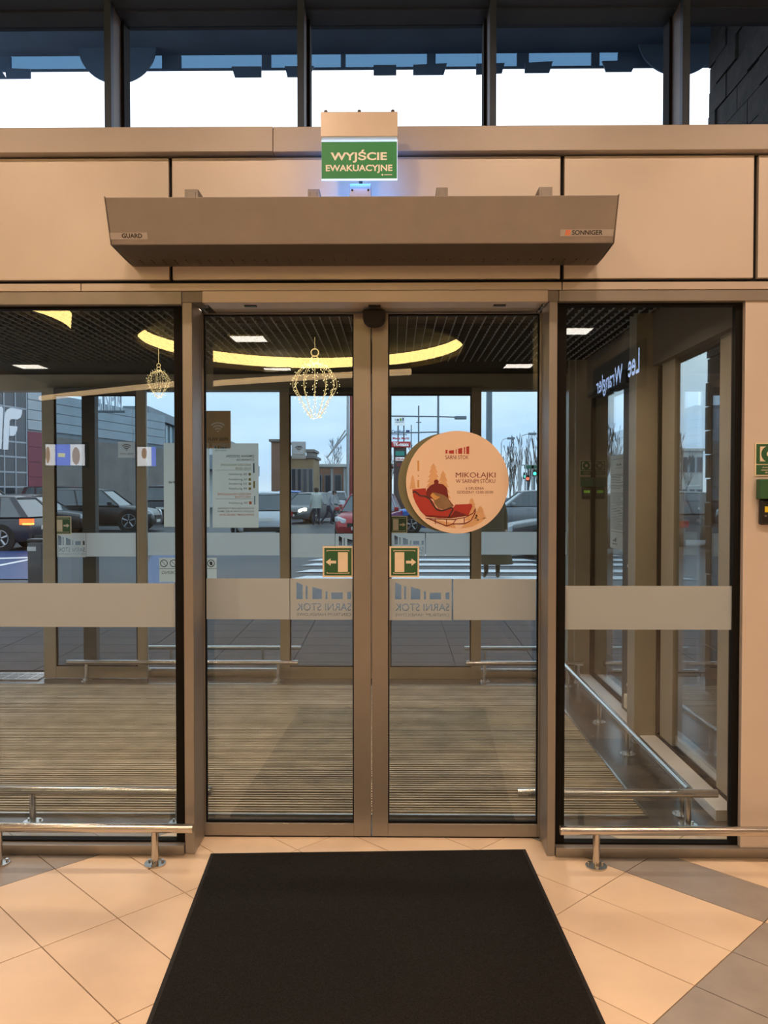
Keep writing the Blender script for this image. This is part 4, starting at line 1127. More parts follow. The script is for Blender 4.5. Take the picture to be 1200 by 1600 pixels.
# =================================================================== OUTSIDE
pm('asphalt', (0.045, 0.047, 0.053), 0.5, 0, 0.35, 0.8, 0.1, 40, spec=0.22)
pm('slab', (0.060, 0.060, 0.064), 0.75, 0, 0.15, 3, spec=0.15)
pm('road_white', (0.72, 0.74, 0.76), 0.5, 0, 0.08, 8)
pm('road_blue', (0.014, 0.05, 0.17), 0.45, 0, 0.15, 4)
pm('canopy_dark', (0.11, 0.17, 0.26), 0.7, 0, 0.15, 2)
pm('canopy_blue', (0.10, 0.16, 0.24), 0.6, 0, 0.1, 2)
glass('canopy_glass', (0.27, 0.385, 0.48), 0.01, 0.1)
pm('canopy_grey', (0.13, 0.22, 0.34), 0.7, 0, 0.1, 2)
pm('brick_dark', (0.040, 0.038, 0.036), 0.85, 0, 0.35, 9, 0.6, 60)
pm('facade_glass', (0.035, 0.055, 0.075), 0.12, 0, 0.15, 1)
pm('facade_frame', (0.30, 0.36, 0.42), 0.5, 0.2, 0.05)
pm('facade_grey', (0.34, 0.42, 0.48), 0.5, 0.1, 0.08, 1)
pm('facade_red', (0.16, 0.025, 0.055), 0.5, 0, 0.1, 1)
pm('letter_white', (0.75, 0.82, 0.9), 0.5, 0, 0.02)
pm('facade_teal', (0.10, 0.22, 0.25), 0.2, 0, 0.2, .5)
pm('bld_tan', (0.38, 0.26, 0.15), 0.8, 0, 0.15, 1)
pm('bld_brown', (0.28, 0.15, 0.10), 0.8, 0, 0.2, 1)
pm('bld_grey', (0.22, 0.21, 0.20), 0.8, 0, 0.15, 1)
pm('bld_white', (0.62, 0.64, 0.62), 0.8, 0, 0.08, 1)
pm('pole_grey', (0.20, 0.25, 0.29), 0.5, 0.3, 0.1, 3)
pm('pole_light', (0.50, 0.52, 0.52), 0.5, 0.3, 0.1, 3)
pm('pole_red', (0.30, 0.05, 0.04), 0.6)
pm('bark', (0.11, 0.095, 0.08), 0.9, 0, 0.2, 4)
pm('tyre', (0.012, 0.012, 0.012), 0.85)
pm('rim', (0.34, 0.35, 0.37), 0.35, 0.8)
pm('car_glass', (0.06, 0.085, 0.10), 0.05, 0, 0.1, spec=0.9)
pm('lamp_clear', (0.55, 0.58, 0.6), 0.1, 0.2)
pm('lamp_on', (1, 0.9, 0.7), 0.3, 0, 0.02, emit=18.0, ecol=(1.0, 0.80, 0.50))
pm('lamp_red', (0.35, 0.015, 0.01), 0.25)
pm('lamp_red_on', (0.8, 0.05, 0.01), 0.3, 0, 0.2, 20, emit=2.5, ecol=(1.0, 0.12, 0.02))
pm('lamp_amber_on', (0.9, 0.4, 0.02), 0.3, 0, 0.02, emit=6.0, ecol=(1.0, 0.42, 0.05))
pm('signal_green', (0.05, 0.8, 0.4), 0.3, 0, 0.02, emit=6.0, ecol=(0.05, 0.9, 0.5))
pm('signal_red', (0.8, 0.05, 0.02), 0.3, 0, 0.02, emit=5.0, ecol=(1.0, 0.08, 0.04))
pm('plate', (0.7, 0.7, 0.66), 0.5)
for nm, c in (('navy', (0.025, 0.03, 0.042)), ('black', (0.014, 0.015, 0.017)), ('maroon', (0.06, 0.018, 0.03)), ('white', (0.62, 0.66, 0.70)), ('blue', (0.03, 0.16, 0.55)),
              ('grey', (0.12, 0.13, 0.135)), ('red', (0.38, 0.03, 0.04)), ('silver', (0.30, 0.32, 0.34)), ('graphite', (0.05, 0.055, 0.06))):
    pm('paint_' + nm, c, 0.3, 0.2, 0.03, 3, coat=0.25)

def gz(y):
    pts = [(-10, 0), (4.4, 0), (10, .12), (18, .16), (40, .2), (400, .2)]
    for (a, b), (c, d) in zip(pts[:-1], pts[1:]):
        if a <= y <= c: return b + (d - b) * (y - a) / (c - a)
    return .2
m = MB(); ys = [3.82, 4.4, 7, 10, 14, 18, 30, 40, 90, 250]
for y in ys: m.v += [(-160, y, gz(y) - .012 if y > 4.5 else -.012), (160, y, gz(y) - .012 if y > 4.5 else -.012)]
for k in range(len(ys) - 1): m.f.append((2 * k, 2 * k + 1, 2 * k + 3, 2 * k + 2))
ground = m.build('ground', 'asphalt', fix=False); tag(ground, 'wet asphalt car park outside the entrance', 'ground', kind='structure')
m = MB().box(VX1 + .25, 60, -30, 3.82, -.03, -.012).build('ground_side', 'asphalt'); tag(m, 'asphalt beside the vestibule on the right', 'ground', kind='structure')
pv = MB().box(-7.0, 4.2, 3.83, 7.6, -.04, -.008); pave = pv.build('pavement', 'recess'); tag(pave, 'dark slab pavement just outside the outer doors', 'pavement', kind='structure')
sl = None
y = 3.95
while y < 7.5:
    x = -5.0
    while x < 4.0:
        zt = max(0.0, gz(y + .2) - .0)
        me = MB().prism_x([(y, gz(y) - .02), (y + .40, gz(y + .40) - .02), (y + .40, gz(y + .40) + .004), (y, gz(y) + .004)], x, x + .79).build('slab', 'slab', pave)
        x += .8
    y += .41
# zebra crossing and painted bays
zb = thing('zebra_crossing', (X(650, 13), 14, gz(14)), 'white zebra stripes painted across the wet road', 'zebra crossing')
for k, py in enumerate((902.5, 892.5, 883, 876, 869)):
    d = 1.55 * FPX / (py - 770); y = d - 3.8
    xa, xb = X(455 + k * 9, y), X(880 - k * 14, y)
    z = gz(y) + .004
    MB().add([(xa, y - .27, gz(y - .27) + .004), (xb, y - .27, gz(y - .27) + .004), (xb - .25, y + .27, gz(y + .27) + .004), (xa + .25, y + .27, gz(y + .27) + .004)], [(0, 1, 2, 3)]).build('stripe', 'road_white', zb, fix=False)
def patch(name, pts, mat, label, cat, dz=.003):
    m = MB(); n = len(pts); m.v = [(x, y, gz(y) + dz) for x, y in pts]; m.f = [tuple(range(n))]
    return tag(m.build(name, mat, fix=False), label, cat)
def gp(px, py):           # ground point outside
    z = .13
    for _ in range(4):
        p = G(px, py, z); z = gz(p.y)
    return (p.x, p.y)
patch('painted_bay', [gp(-160, 905), gp(66, 905), gp(66, 861), gp(-160, 861)], 'road_blue', 'blue painted parking bay behind the dark hatchback', 'parking bay')
patch('painted_bay', [gp(216, 912), gp(300, 912), gp(300, 862), gp(240, 862)], 'road_blue', 'blue painted patch of ground beyond the left outer pane', 'parking bay')
patch('bay_line', [gp(-60, 875.5), gp(47, 872.5), gp(47, 870.5), gp(-60, 873.5)], 'road_white', 'white line across the blue bay, upper one', 'road marking', .006)
patch('bay_line', [gp(-60, 897), gp(46, 875.5), gp(46, 873.5), gp(-60, 894)], 'road_white', 'white slanting line across the blue bay, lower one', 'road marking', .006)
# dark bollard bin outside the open doorway
bx_, by_ = X(58, 9.4), 9.4
bn = thing('litter_bin', (bx_, by_, gz(by_)), 'dark square bollard bin outside the open doorway', 'bin')
hz_ = Z(842, by_); ww = .115
box('bin_body', 'paint_graphite', bn, bx_ - ww, bx_ + ww, by_ - ww, by_ + ww, gz(by_) - .01, hz_ - .06, .01)
box('bin_lid', 'black_plastic', bn, bx_ - ww - .008, bx_ + ww + .008, by_ - ww - .008, by_ + ww + .008, hz_ - .05, hz_, .01)
box('reflective_band', 'pole_light', bn, bx_ - ww - .003, bx_ + ww * .2, by_ - ww - .003, by_ - ww + .02, hz_ - .19, hz_ - .12)

# ------------------------------------------------------------------ cars
CAR = {}
def car(name, label, paint, x, y, rot, L=4.3, Wd=1.78, H=1.45, hood=.95, kind='hatch', lights=None, tail=None, wheel_r=.32, group='cars in the car park'):
    t = thing(name, (x, y, gz(y)), label, 'car', group, rotz=rot)
    hw = Wd / 2; x0, x1 = -L / 2, L / 2
    belt = H * .62
    nose = x1
    # side outline of the lower body: (x, top z, bottom z, half width)
    st = [(x0, .62 * belt + .12, .38, hw * .80), (x0 + .07, belt * .93, .26, hw * .93), (x0 + .35, belt, .22, hw), (0, belt, .20, hw), (x1 - 1.35, belt * .985, .20, hw),
          (x1 - .75, belt * .93, .21, hw * .985), (x1 - .25, belt * .83, .22, hw * .93), (x1 - .06, belt * .70, .25, hw * .84), (x1, belt * .55, .33, hw * .74)]
    rings = []
    for sx, zt, zb_, w in st:
        half = [(w * .55, zt), (w * .86, zt - .02), (w * .97, zt - .09), (w, (zt + zb_) * .52), (w * .985, zb_ + .10), (w * .90, zb_)]
        ring = [(sx, a, b) for a, b in half] + [(sx, -a, b) for a, b in half[::-1]]
        rings.append(ring)
    MB().loft(rings).build('body', paint, t, local=True, smooth=True)
    # glasshouse
    if kind in ('suv', 'wagon'): ra, rb, ga, gb = x0 + .30, x1 - 2.05, x0 + .06, x1 - 1.30
    elif kind == 'sedan': ra, rb, ga, gb = x0 + 1.25, x1 - 2.05, x0 + .62, x1 - 1.30
    else: ra, rb, ga, gb = x0 + .55, x1 - 1.95, x0 + .10, x1 - 1.18
    zr = H
    def ring2(sx, w, z): return [(sx, w, z), (sx, -w, z)]
    g = MB()
    wb_, wt_ = hw * .93, hw * .70
    v = [(ga, wb_, belt - .02), (gb, wb_, belt - .03), (rb, wt_, zr - .05), (ra, wt_, zr - .05)]
    g.v = v + [(a, -b, c) for a, b, c in v]
    g.f = [(0, 1, 2, 3), (7, 6, 5, 4), (1, 5, 6, 2), (4, 0, 3, 7), (3, 2, 6, 7)]
    g.build('window_glass', 'car_glass', t, local=True)
    r = MB()
    pr = [(ra - .06, zr - .055), (ra + .15, zr - .012), ((ra + rb) / 2, zr), (rb - .2, zr - .012), (rb + .06, zr - .055)]
    rr = []
    for sx, z in pr:
        w = wt_ + .012
        rr.append([(sx, w, z - .03), (sx, w * .9, z + .0), (sx, 0, z + .018), (sx, -w * .9, z), (sx, -w, z - .03), (sx, 0, z - .05)])
    r.loft(rr).build('roof', paint, t, local=True, smooth=True)
    p = MB()
    for s in (1, -1):
        def pil(xb_, xt, wd):
            a = (xb_, s * (wb_ + .006), belt - .02); b = (xt, s * (wt_ + .01), zr - .04)
            p.add([(a[0] - wd, a[1], a[2]), (a[0] + wd, a[1], a[2]), (b[0] + wd * .8, b[1], b[2]), (b[0] - wd * .8, b[1], b[2]),
                   (a[0] - wd, a[1] - s * .03, a[2]), (a[0] + wd, a[1] - s * .03, a[2]), (b[0] + wd * .8, b[1] - s * .03, b[2]), (b[0] - wd * .8, b[1] - s * .03, b[2])],
                  [(0, 1, 2, 3), (7, 6, 5, 4), (0, 3, 7, 4), (1, 5, 6, 2)])
        pil(gb, rb, .045); pil(ga + .09, ra + .06, .10); pil(ga + (gb - ga) * .52, ra + (rb - ra) * .55, .035)
        if kind in ('suv', 'wagon', 'hatch'): pil(ga + (gb - ga) * .26, ra + (rb - ra) * .22, .05)
    p.build('pillars', paint, t, local=True)
    # wheels
    xa, xb_ = x0 + .80, x1 - .88
    for wx in (xa, xb_):
        for s in (1, -1):
            arch = MB().tube((wx, s * (hw - .10), wheel_r), (wx, s * (hw + .004), wheel_r), wheel_r + .055, n=24).build('wheel_arch', 'tyre', t, local=True)
            ty = MB().tube((wx, s * (hw - .17), wheel_r), (wx, s * (hw + .012), wheel_r), wheel_r, n=28).build('wheel', 'tyre', t, local=True)
            rm = MB()
            rm.tube((wx, s * (hw + .012), wheel_r), (wx, s * (hw + .016), wheel_r), wheel_r * .68, n=24)
            rmo = rm.build('wheel_well', 'tyre', ty, local=True)
            sp = MB(); yy = s * (hw + .020)
            for k in range(5):
                an = 2 * math.pi * k / 5 + .3; c, sn_ = math.cos(an), math.sin(an)
                a = wheel_r * .66; b = wheel_r * .10
                sp.tube((wx + c * b, yy, wheel_r + sn_ * b), (wx + c * a, yy, wheel_r + sn_ * a), .030, .040, 6)
            for k in range(24):
                a0, a1 = 2 * math.pi * k / 24, 2 * math.pi * (k + 1) / 24; q = wheel_r * .67
                sp.tube((wx + q * math.cos(a0), yy, wheel_r + q * math.sin(a0)), (wx + q * math.cos(a1), yy, wheel_r + q * math.sin(a1)), .014, n=4, cap=False)
            sp.build('rim', 'rim', ty, local=True)
    # lamps, plates, mirrors, grille
    for s in (1, -1):
        hl = MB().loft([[(x1 - .16, s * hw * .93, belt * .80), (x1 - .16, s * hw * .93, belt * .66), (x1 - .20, s * hw * .80, belt * .66), (x1 - .20, s * hw * .80, belt * .82)],
                        [(x1 - .02, s * hw * .62, belt * .72), (x1 - .005, s * hw * .62, belt * .60), (x1 - .03, s * hw * .5, belt * .60), (x1 - .05, s * hw * .5, belt * .72)]])
        hl.build('headlight', 'lamp_on' if lights == 'on' else 'lamp_clear', t, local=True)
        tl = MB().box(x0 - .012, x0 + .30, s * hw * (.80 if s > 0 else .995), s * hw * (.995 if s > 0 else .80), belt * .76, belt * .93)
        tl.v = [(vx, vy if vx < x0 + .1 else s * hw * 1.004, vz) for vx, vy, vz in tl.v] if False else tl.v
        tlo = tl.build('tail_light', 'lamp_red_on' if tail == 'on' else 'lamp_red', t, local=True)
        if tail == 'on':
            MB().box(x0 - .016, x0 + .22, s * hw * (.82 if s > 0 else 1.0), s * hw * (1.0 if s > 0 else .82), belt * .76, belt * .80).build('brake_lamp', 'lamp_amber_on', tlo, local=True)
        MB().box(gb - .38, gb - .22, s * (hw + .02), s * (hw + .17), belt - .01, belt + .12).build('mirror', paint, t, local=True, bevel=.03)
        MB().box(-.2, -.05, s * hw * .985, s * (hw + .012), belt * .83, belt * .86).build('door_handle', 'rim', t, local=True)
    MB().box(x1 - .05, x1 + .012, -hw * .45, hw * .45, belt * .46, belt * .60).build('grille', 'black_plastic', t, local=True)
    MB().box(x1 - .03, x1 + .02, -.26, .26, .34, .45).build('number_plate', 'plate', t, local=True)
    MB().box(x0 - .02, x0 + .05, -.26, .26, belt * .60, belt * .60 + .11).build('number_plate', 'plate', t, local=True)
    MB().box(x0 - .01, x0 + .2, -hw * .8, hw * .8, .24, .40).build('rear_bumper', 'tyre', t, local=True, bevel=.03)
    return t
pi = math.pi
def carx(px, d): return X(px, d - 3.8)
car('hatchback', 'dark navy hatchback with lit tail light outside the open doorway', 'paint_navy', carx(70, 22.4) - 2.15, 18.6, pi, tail='on')
car('suv', 'tall dark estate car facing right just behind the navy hatchback', 'paint_graphite', carx(78, 26.8) - 2.5, 23.0, 0, L=4.8, H=1.78, kind='wagon', wheel_r=.35)
car('suv', 'dark maroon car showing its roof in the row behind the black hood', 'paint_maroon', carx(112, 40), 36.2, 0, L=4.6, H=1.80, kind='suv', wheel_r=.36)
car('hatchback', 'black car with pale hood edge seen through the open outer leaf', 'paint_black', carx(140, 30) - 2.1, 26.4, 0, H=1.45)
car('suv', 'black off-road car in profile facing right behind the left outer pane', 'paint_black', carx(247, 33) - 2.35, 29.2, 0, L=4.7, Wd=1.9, H=1.66, kind='suv', wheel_r=.40)
car('suv', 'dark blue off-road car parked behind the white notice sheet', 'paint_navy', carx(272, 42), 38.2, pi * .5, L=4.7, Wd=1.9, H=1.85, kind='suv', wheel_r=.38)
car('hatchback', 'white hatchback with red tail light right of the opening hours notice', 'paint_white', carx(398, 28), 25.2, pi * .5 + .25, H=1.55)
car('hatchback', 'small bright blue car far back beside the outer door stile', 'paint_blue', carx(456, 49), 45.2, pi * .5, H=1.6)
car('sedan', 'grey car with headlights on behind the two walkers', 'paint_grey', carx(483, 42), 38.2, -pi * .5 - .35, H=1.5, kind='wagon', lights='on')
car('hatchback', 'silver car in the far row left of the walkers', 'paint_silver', carx(496, 57), 53.2, pi * .5, H=1.5)
car('hatchback', 'white car in the far row near the door stile', 'paint_white', carx(528, 65), 61.2, pi * .5, H=1.6)
car('sedan', 'red car with its nose pointing left behind the left door leaf', 'paint_red', carx(578, 28), 24.2, -pi * .5 - .12, H=1.5, kind='hatch')
car('hatchback', 'blue hatchback behind the round poster', 'paint_blue', carx(694, 31.5), 27.7, pi - .05, H=1.6, L=4.2)
car('sedan', 'dark silver car with snowy windscreen at the right edge of the right leaf', 'paint_graphite', carx(783, 20.5) + 2.15, 16.7, pi, H=1.5, kind='hatch', wheel_r=.33)
car('sedan', 'pale car in the row behind the dark silver one', 'paint_silver', carx(818, 34), 30.2, pi, H=1.6, kind='wagon')
car('hatchback', 'white car far back below the traffic lights', 'paint_white', carx(826, 53), 49.2, -pi * .5, H=1.6)
car('hatchback', 'dark car seen through the right side glass of the vestibule', 'paint_graphite', carx(1082, 24), 20.2, .2, H=1.55)

# ------------------------------------------------------------------ people
pm('skin', (0.45, 0.28, 0.20), 0.6); pm('hair', (0.05, 0.035, 0.025), 0.7)
pm('jacket_pale', (0.48, 0.52, 0.47), 0.8, 0, 0.1, 8); pm('trousers_dark', (0.035, 0.035, 0.06), 0.8, 0, 0.1, 8)
pm('jacket_grey', (0.36, 0.37, 0.40), 0.8, 0, 0.1, 8); pm('coat_brown', (0.085, 0.056, 0.024), 0.85, 0, 0.15, 8, 0.2, 60); pm('boots', (0.05, 0.038, 0.025), 0.6)
def person(label, x, y, rot, h, pose, mats, coat=None):
    """one continuous skinned body; pose: dict of joint offsets in metres for a 1.75 m figure"""
    t = thing('person', (x, y, gz(y)), label, 'person', rotz=rot)
    J = dict(pelvis=(0, 0, .95), waist=(0, .01, 1.12), chest=(0, .0, 1.32), neck=(0, .01, 1.48), head=(0, .03, 1.60), top=(0, .03, 1.71),
             shl=(.19, 0, 1.42), ell=(.25, -.01, 1.14), wrl=(.27, .06, .90), hal=(.27, .08, .82), shr=(-.19, 0, 1.42), elr=(-.25, -.01, 1.14), wrr=(-.27, .06, .90), har=(-.27, .08, .82),
             hil=(.10, 0, .90), knl=(.11, .02, .50), anl=(.11, -.01, .09), tol=(.13, .15, .035), hir=(-.10, 0, .90), knr=(-.11, .02, .50), anr=(-.11, -.01, .09), tor=(-.13, .15, .035))
    J.update(pose)
    Rr = dict(pelvis=.150, waist=.135, chest=.165, neck=.058, head=.098, top=.07, shl=.075, ell=.048, wrl=.034, hal=.036, shr=.075, elr=.048, wrr=.034, har=.036,
              hil=.095, knl=.062, anl=.044, tol=.036, hir=.095, knr=.062, anr=.044, tor=.036)
    E = [('pelvis', 'waist'), ('waist', 'chest'), ('chest', 'neck'), ('neck', 'head'), ('head', 'top'), ('chest', 'shl'), ('shl', 'ell'), ('ell', 'wrl'), ('wrl', 'hal'), ('chest', 'shr'), ('shr', 'elr'), ('elr', 'wrr'), ('wrr', 'har'),
         ('pelvis', 'hil'), ('hil', 'knl'), ('knl', 'anl'), ('anl', 'tol'), ('pelvis', 'hir'), ('hir', 'knr'), ('knr', 'anr'), ('anr', 'tor')]
    ks = list(J); s = h / 1.75
    me = bpy.data.meshes.new('body'); me.from_pydata([tuple(c * s for c in J[k]) for k in ks], [(ks.index(a), ks.index(b)) for a, b in E], [])
    o = bpy.data.objects.new('tmp_body', me); COL.objects.link(o)
    o.modifiers.new('skin', 'SKIN')
    for k, sv in zip(ks, me.skin_vertices[0].data):
        sv.radius = (Rr[k] * s, Rr[k] * s * (.8 if k in ('chest', 'waist', 'pelvis') else 1)); sv.use_root = (k == 'pelvis')
    sd = o.modifiers.new('sub', 'SUBSURF'); sd.levels = 2; sd.render_levels = 2
    dg = bpy.context.evaluated_depsgraph_get(); nm = bpy.data.meshes.new_from_object(o.evaluated_get(dg))
    bpy.data.objects.remove(o)
    b = link('body', nm, None, t)
    nm.materials.clear()
    for k in ('skin', mats[0], mats[1], 'hair', 'boots'): nm.materials.append(MATS[k])
    for p in nm.polygons:
        p.use_smooth = True; c = p.center / s
        hd = Vector(J['head'])
        if c.z > J['neck'][2] + .03 and abs((c - hd).length) < .3:
            p.material_index = 3 if (c.z > hd.z + .03 or c.y < hd.y - .02) else 0
        elif min((c - Vector(J['hal'])).length, (c - Vector(J['har'])).length) < .09: p.material_index = 0
        elif c.z < .10: p.material_index = 4
        elif c.z < .93 and abs(c.x) < .2 + .0: p.material_index = 2
        else: p.material_index = 1
    hd = Vector(J['head']) * s
    # face: nose and ears as small shapes of the head, hair cap
    f = MB().loft([[(hd.x - .014, hd.y + .085, hd.z - .02), (hd.x + .014, hd.y + .085, hd.z - .02), (hd.x, hd.y + .085, hd.z + .03)], [(hd.x - .006, hd.y + .118, hd.z - .02), (hd.x + .006, hd.y + .118, hd.z - .02), (hd.x, hd.y + .105, hd.z)]])
    for sx in (-1, 1): f.box(hd.x + sx * .092, hd.x + sx * .108, hd.y - .02, hd.y + .015, hd.z - .03, hd.z + .03)
    f.build('face_features', 'skin', t, local=True)
    cap = MB(); n = 16
    cap.loft([[(hd.x + r * math.cos(2 * pi * k / n), hd.y - .012 + r * math.sin(2 * pi * k / n), hd.z + z) for k in range(n)] for r, z in ((.104, -.0), (.110, .05), (.095, .10), (.05, .132))])
    cap.build('hair', 'hair', t, local=True, smooth=True)
    if coat:
        n = 20; rings = []
        for z, rx, ry, oy in coat['rings']:
            rings.append([(s * rx * math.cos(2 * pi * k / n), s * (oy + ry * math.sin(2 * pi * k / n)), s * z) for k in range(n)])
        MB().loft(rings, cap=False).build(coat['name'], coat['mat'], t, local=True, smooth=True)
    return t
jk = lambda nm, mt: dict(name=nm, mat=mt, rings=[(.78, .235, .185, 0), (.95, .225, .175, 0), (1.15, .215, .165, 0), (1.32, .235, .165, 0), (1.43, .20, .13, 0), (1.49, .075, .075, .01)])
person('person in a pale jacket and dark trousers standing in the car park', carx(494.5, 38), 34.2, .25, 1.75, dict(), ('jacket_pale', 'trousers_dark'), jk('jacket', 'jacket_pale'))
person('person in a grey jacket walking with bent back beside the pale jacket', carx(513, 38), 34.2, pi * .5 + pi, 1.70,
       dict(waist=(0, .06, 1.10), chest=(0, .16, 1.27), neck=(0, .24, 1.41), head=(0, .30, 1.51), top=(0, .33, 1.61), shl=(.19, .20, 1.36), ell=(.24, .16, 1.08), wrl=(.24, .30, .90), hal=(.24, .36, .86), shr=(-.19, .2, 1.36), elr=(-.24, .10, 1.10), wrr=(-.24, .05, .88), har=(-.24, .05, .80),
            knl=(.11, .20, .53), anl=(.11, .12, .12), tol=(.12, .28, .06), knr=(-.11, -.08, .52), anr=(-.11, -.36, .16), tor=(-.12, -.26, .04)), ('jacket_grey', 'trousers_dark'))
lc = dict(name='long_coat', mat='coat_brown', rings=[(.26, .40, .30, 0), (.55, .34, .25, 0), (.95, .27, .20, 0), (1.15, .24, .18, 0), (1.34, .255, .18, 0), (1.44, .21, .14, 0), (1.50, .085, .085, .01)])
person('person in a long brown coat standing on the zebra crossing', carx(769, 15.2), 11.4, pi * .92, 1.70, dict(), ('coat_brown', 'coat_brown'), lc)

# ------------------------------------------------------------------ buildings and street furniture
def plane_hit(px, py, p0, ang, off=0.0):
    """point where the view through a pixel meets a vertical wall through p0 running at angle ang from +y"""
    dr = Vector((math.sin(ang), math.cos(ang), 0)); nrm = Vector((dr.y, -dr.x, 0))
    d = _ray(px, py); q = Vector((p0[0], p0[1], 0)) + nrm * off
    tt = (q - CAM).dot(nrm) / d.dot(nrm)
    return CAM + d * tt
def wall_frame(p0, ang, off):
    dr = Vector((math.sin(ang), math.cos(ang), 0)); nrm = Vector((dr.y, -dr.x, 0))
    return lambda s, z: tuple(Vector((p0[0], p0[1], 0)) + dr * s + nrm * off + Vector((0, 0, z)))
def wbox(m, p0, ang, s0, s1, o0, o1, z0, z1):
    a, b = wall_frame(p0, ang, o0), wall_frame(p0, ang, o1)
    vs = [a(s0, z0), a(s1, z0), a(s1, z1), a(s0, z1), b(s0, z0), b(s1, z0), b(s1, z1), b(s0, z1)]
    return m.add(vs, [(0, 1, 2, 3), (7, 6, 5, 4), (0, 4, 5, 1), (1, 5, 6, 2), (2, 6, 7, 3), (3, 7, 4, 0)])
KA = 1.3
A0 = (X(0, 35.2), 35.2); AA = math.radians(11.7)
bA = thing('shop_building', (A0[0], A0[1], .2), 'grey clad shop building with dark gridded glass and a white letter', 'building')
wbox(MB(), A0, AA, -14, 2.05, -.05, -3, .1, 11.0).build('wall', 'facade_grey', bA); wbox(MB(), A0, AA, 2.06, 16.6, -.05, -3, .1, 6.8).build('wall', 'pole_grey', bA)
cols_ = [c * KA for c in (-2.6, -1.9, -1.2, -.5, .22, .86, 1.52)]; rows_ = [.2] + [1.68 + (c - 1.68) * KA for c in (1.3, 1.9, 2.45, 3.02, 3.58, 4.86, 6.1, 7.3)]
for a, b in zip(cols_[:-1], cols_[1:]):
    for c, d in zip(rows_[:-1], rows_[1:]):
        wbox(MB(), A0, AA, a + .025, b - .025, -.02, .02, c + .025, d - .025).build('pane', 'facade_glass', bA)
m = MB()
for a in cols_: wbox(m, A0, AA, a - .04, a + .04, -.04, .05, .2, 9)
for c in rows_: wbox(m, A0, AA, -2.6 * KA, 1.52 * KA, -.04, .045, c - .04, c + .04)
m.build('glazing_frame', 'facade_frame', bA)
for k in range(6):
    wbox(MB(), A0, AA, 2.1, 3.35, -.04, .03, .2 + k * .76, .2 + k * .76 + .74).build('panel', 'facade_red', bA)
for s0, s1 in ((2.1, 7.1), (7.14, 12.3), (12.34, 16.5)):
    z = 4.85
    while z < 6.6:
        wbox(MB(), A0, AA, s0, s1, -.04, .04, z, z + .47).build('panel', 'facade_grey', bA); z += .50
wbox(MB(), A0, AA, 3.4, 16.5, -.04, .02, .2, 4.6).build('shop_front', 'bld_grey', bA)
def zl(c, s): return plane_hit(c / 8.571, 590 + s / 8.571, A0, AA, .07)
def zpoly(pts):
    m = MB(); n = len(pts); dr = Vector((math.cos(AA), -math.sin(AA), 0))
    fp = [zl(*p) for p in pts]; m.v = [tuple(p) for p in fp] + [tuple(p - dr * .05) for p in fp]
    m.f = [tuple(range(n)), tuple(range(2 * n - 1, n - 1, -1))] + [(i, i + n, (i + 1) % n + n, (i + 1) % n) for i in range(n)]
    return m
zpoly([(45, 965), (58, 560), (70, 480), (100, 430), (150, 405), (298, 432), (292, 490), (275, 535), (235, 560), (150, 555), (130, 580), (110, 965)]).build('letter', 'letter_white', bA)
zpoly([(130, 645), (235, 655), (228, 710), (205, 760), (185, 780), (130, 780)]).build('letter', 'letter_white', bA)
zpoly([(-160, 395), (25, 388), (42, 410), (42, 480), (20, 958), (-60, 958), (-50, 500), (-160, 500)]).build('letter', 'letter_white', bA)
# roof lettering on a frame
rl = thing('roof_lettering', (X(170, 41.5), 41.5, 6.0), 'large pale standing letters on the roof edge of the shop building', 'sign')
Yr_ = 41.5
lettering('GINPIK', 'letter_white', rl, frame_y(Yr_), X(150, Yr_), X(193, Yr_), Z(641, Yr_), Z(606, Yr_), .02)
m = MB()
for k in range(5): m.tube((X(153 + k * 9, Yr_), Yr_ + .1, Z(644, Yr_)), (X(153 + k * 9, Yr_), Yr_ + .1, Z(606, Yr_)), .04, n=6)
m.tube((X(150, Yr_), Yr_ + .12, Z(642, Yr_)), (X(195, Yr_), Yr_ + .12, Z(642, Yr_)), .07, n=6); m.build('letter_frame', 'pole_grey', rl)
# second building with tall teal glazing
B0 = (X(229, 53), 53); BA = math.radians(-2.9)
bB = thing('glazed_hall', (B0[0], B0[1], .2), 'long low hall with tall teal glazing and grey roof edge', 'building')
wbox(MB(), B0, BA, 0, 60, -.3, -1.5, .1, 7.0).build('wall', 'bld_grey', bB)
for k in range(14):
    s = .1 + k * 1.5
    for z0_, z1_ in ((.3, 2.3), (2.4, 4.0), (4.1, 6.9)):
        wbox(MB(), B0, BA, s, s + 1.42, -.2, -.1, z0_, z1_).build('pane', 'facade_teal', bB)
m = MB()
for k in range(15): wbox(m, B0, BA, .06 + k * 1.5 - .05, .06 + k * 1.5 + .03, -.25, -.02, .2, 7.0)
m.build('glazing_frame', 'facade_frame', bB)
wbox(MB(), B0, BA, -.3, 60, -1.5, .25, 6.95, 7.6).build('roof_edge', 'pole_grey', bB)
wbox(MB(), B0, BA, 21.5, 59, -.28, -.15, .2, 6.9).build('cladding', 'bld_white', bB)
wbox(MB(), B0, BA, 24, 59, -.1, 1.2, 4.0, 5.4).build('canopy_band', 'facade_grey', bB)
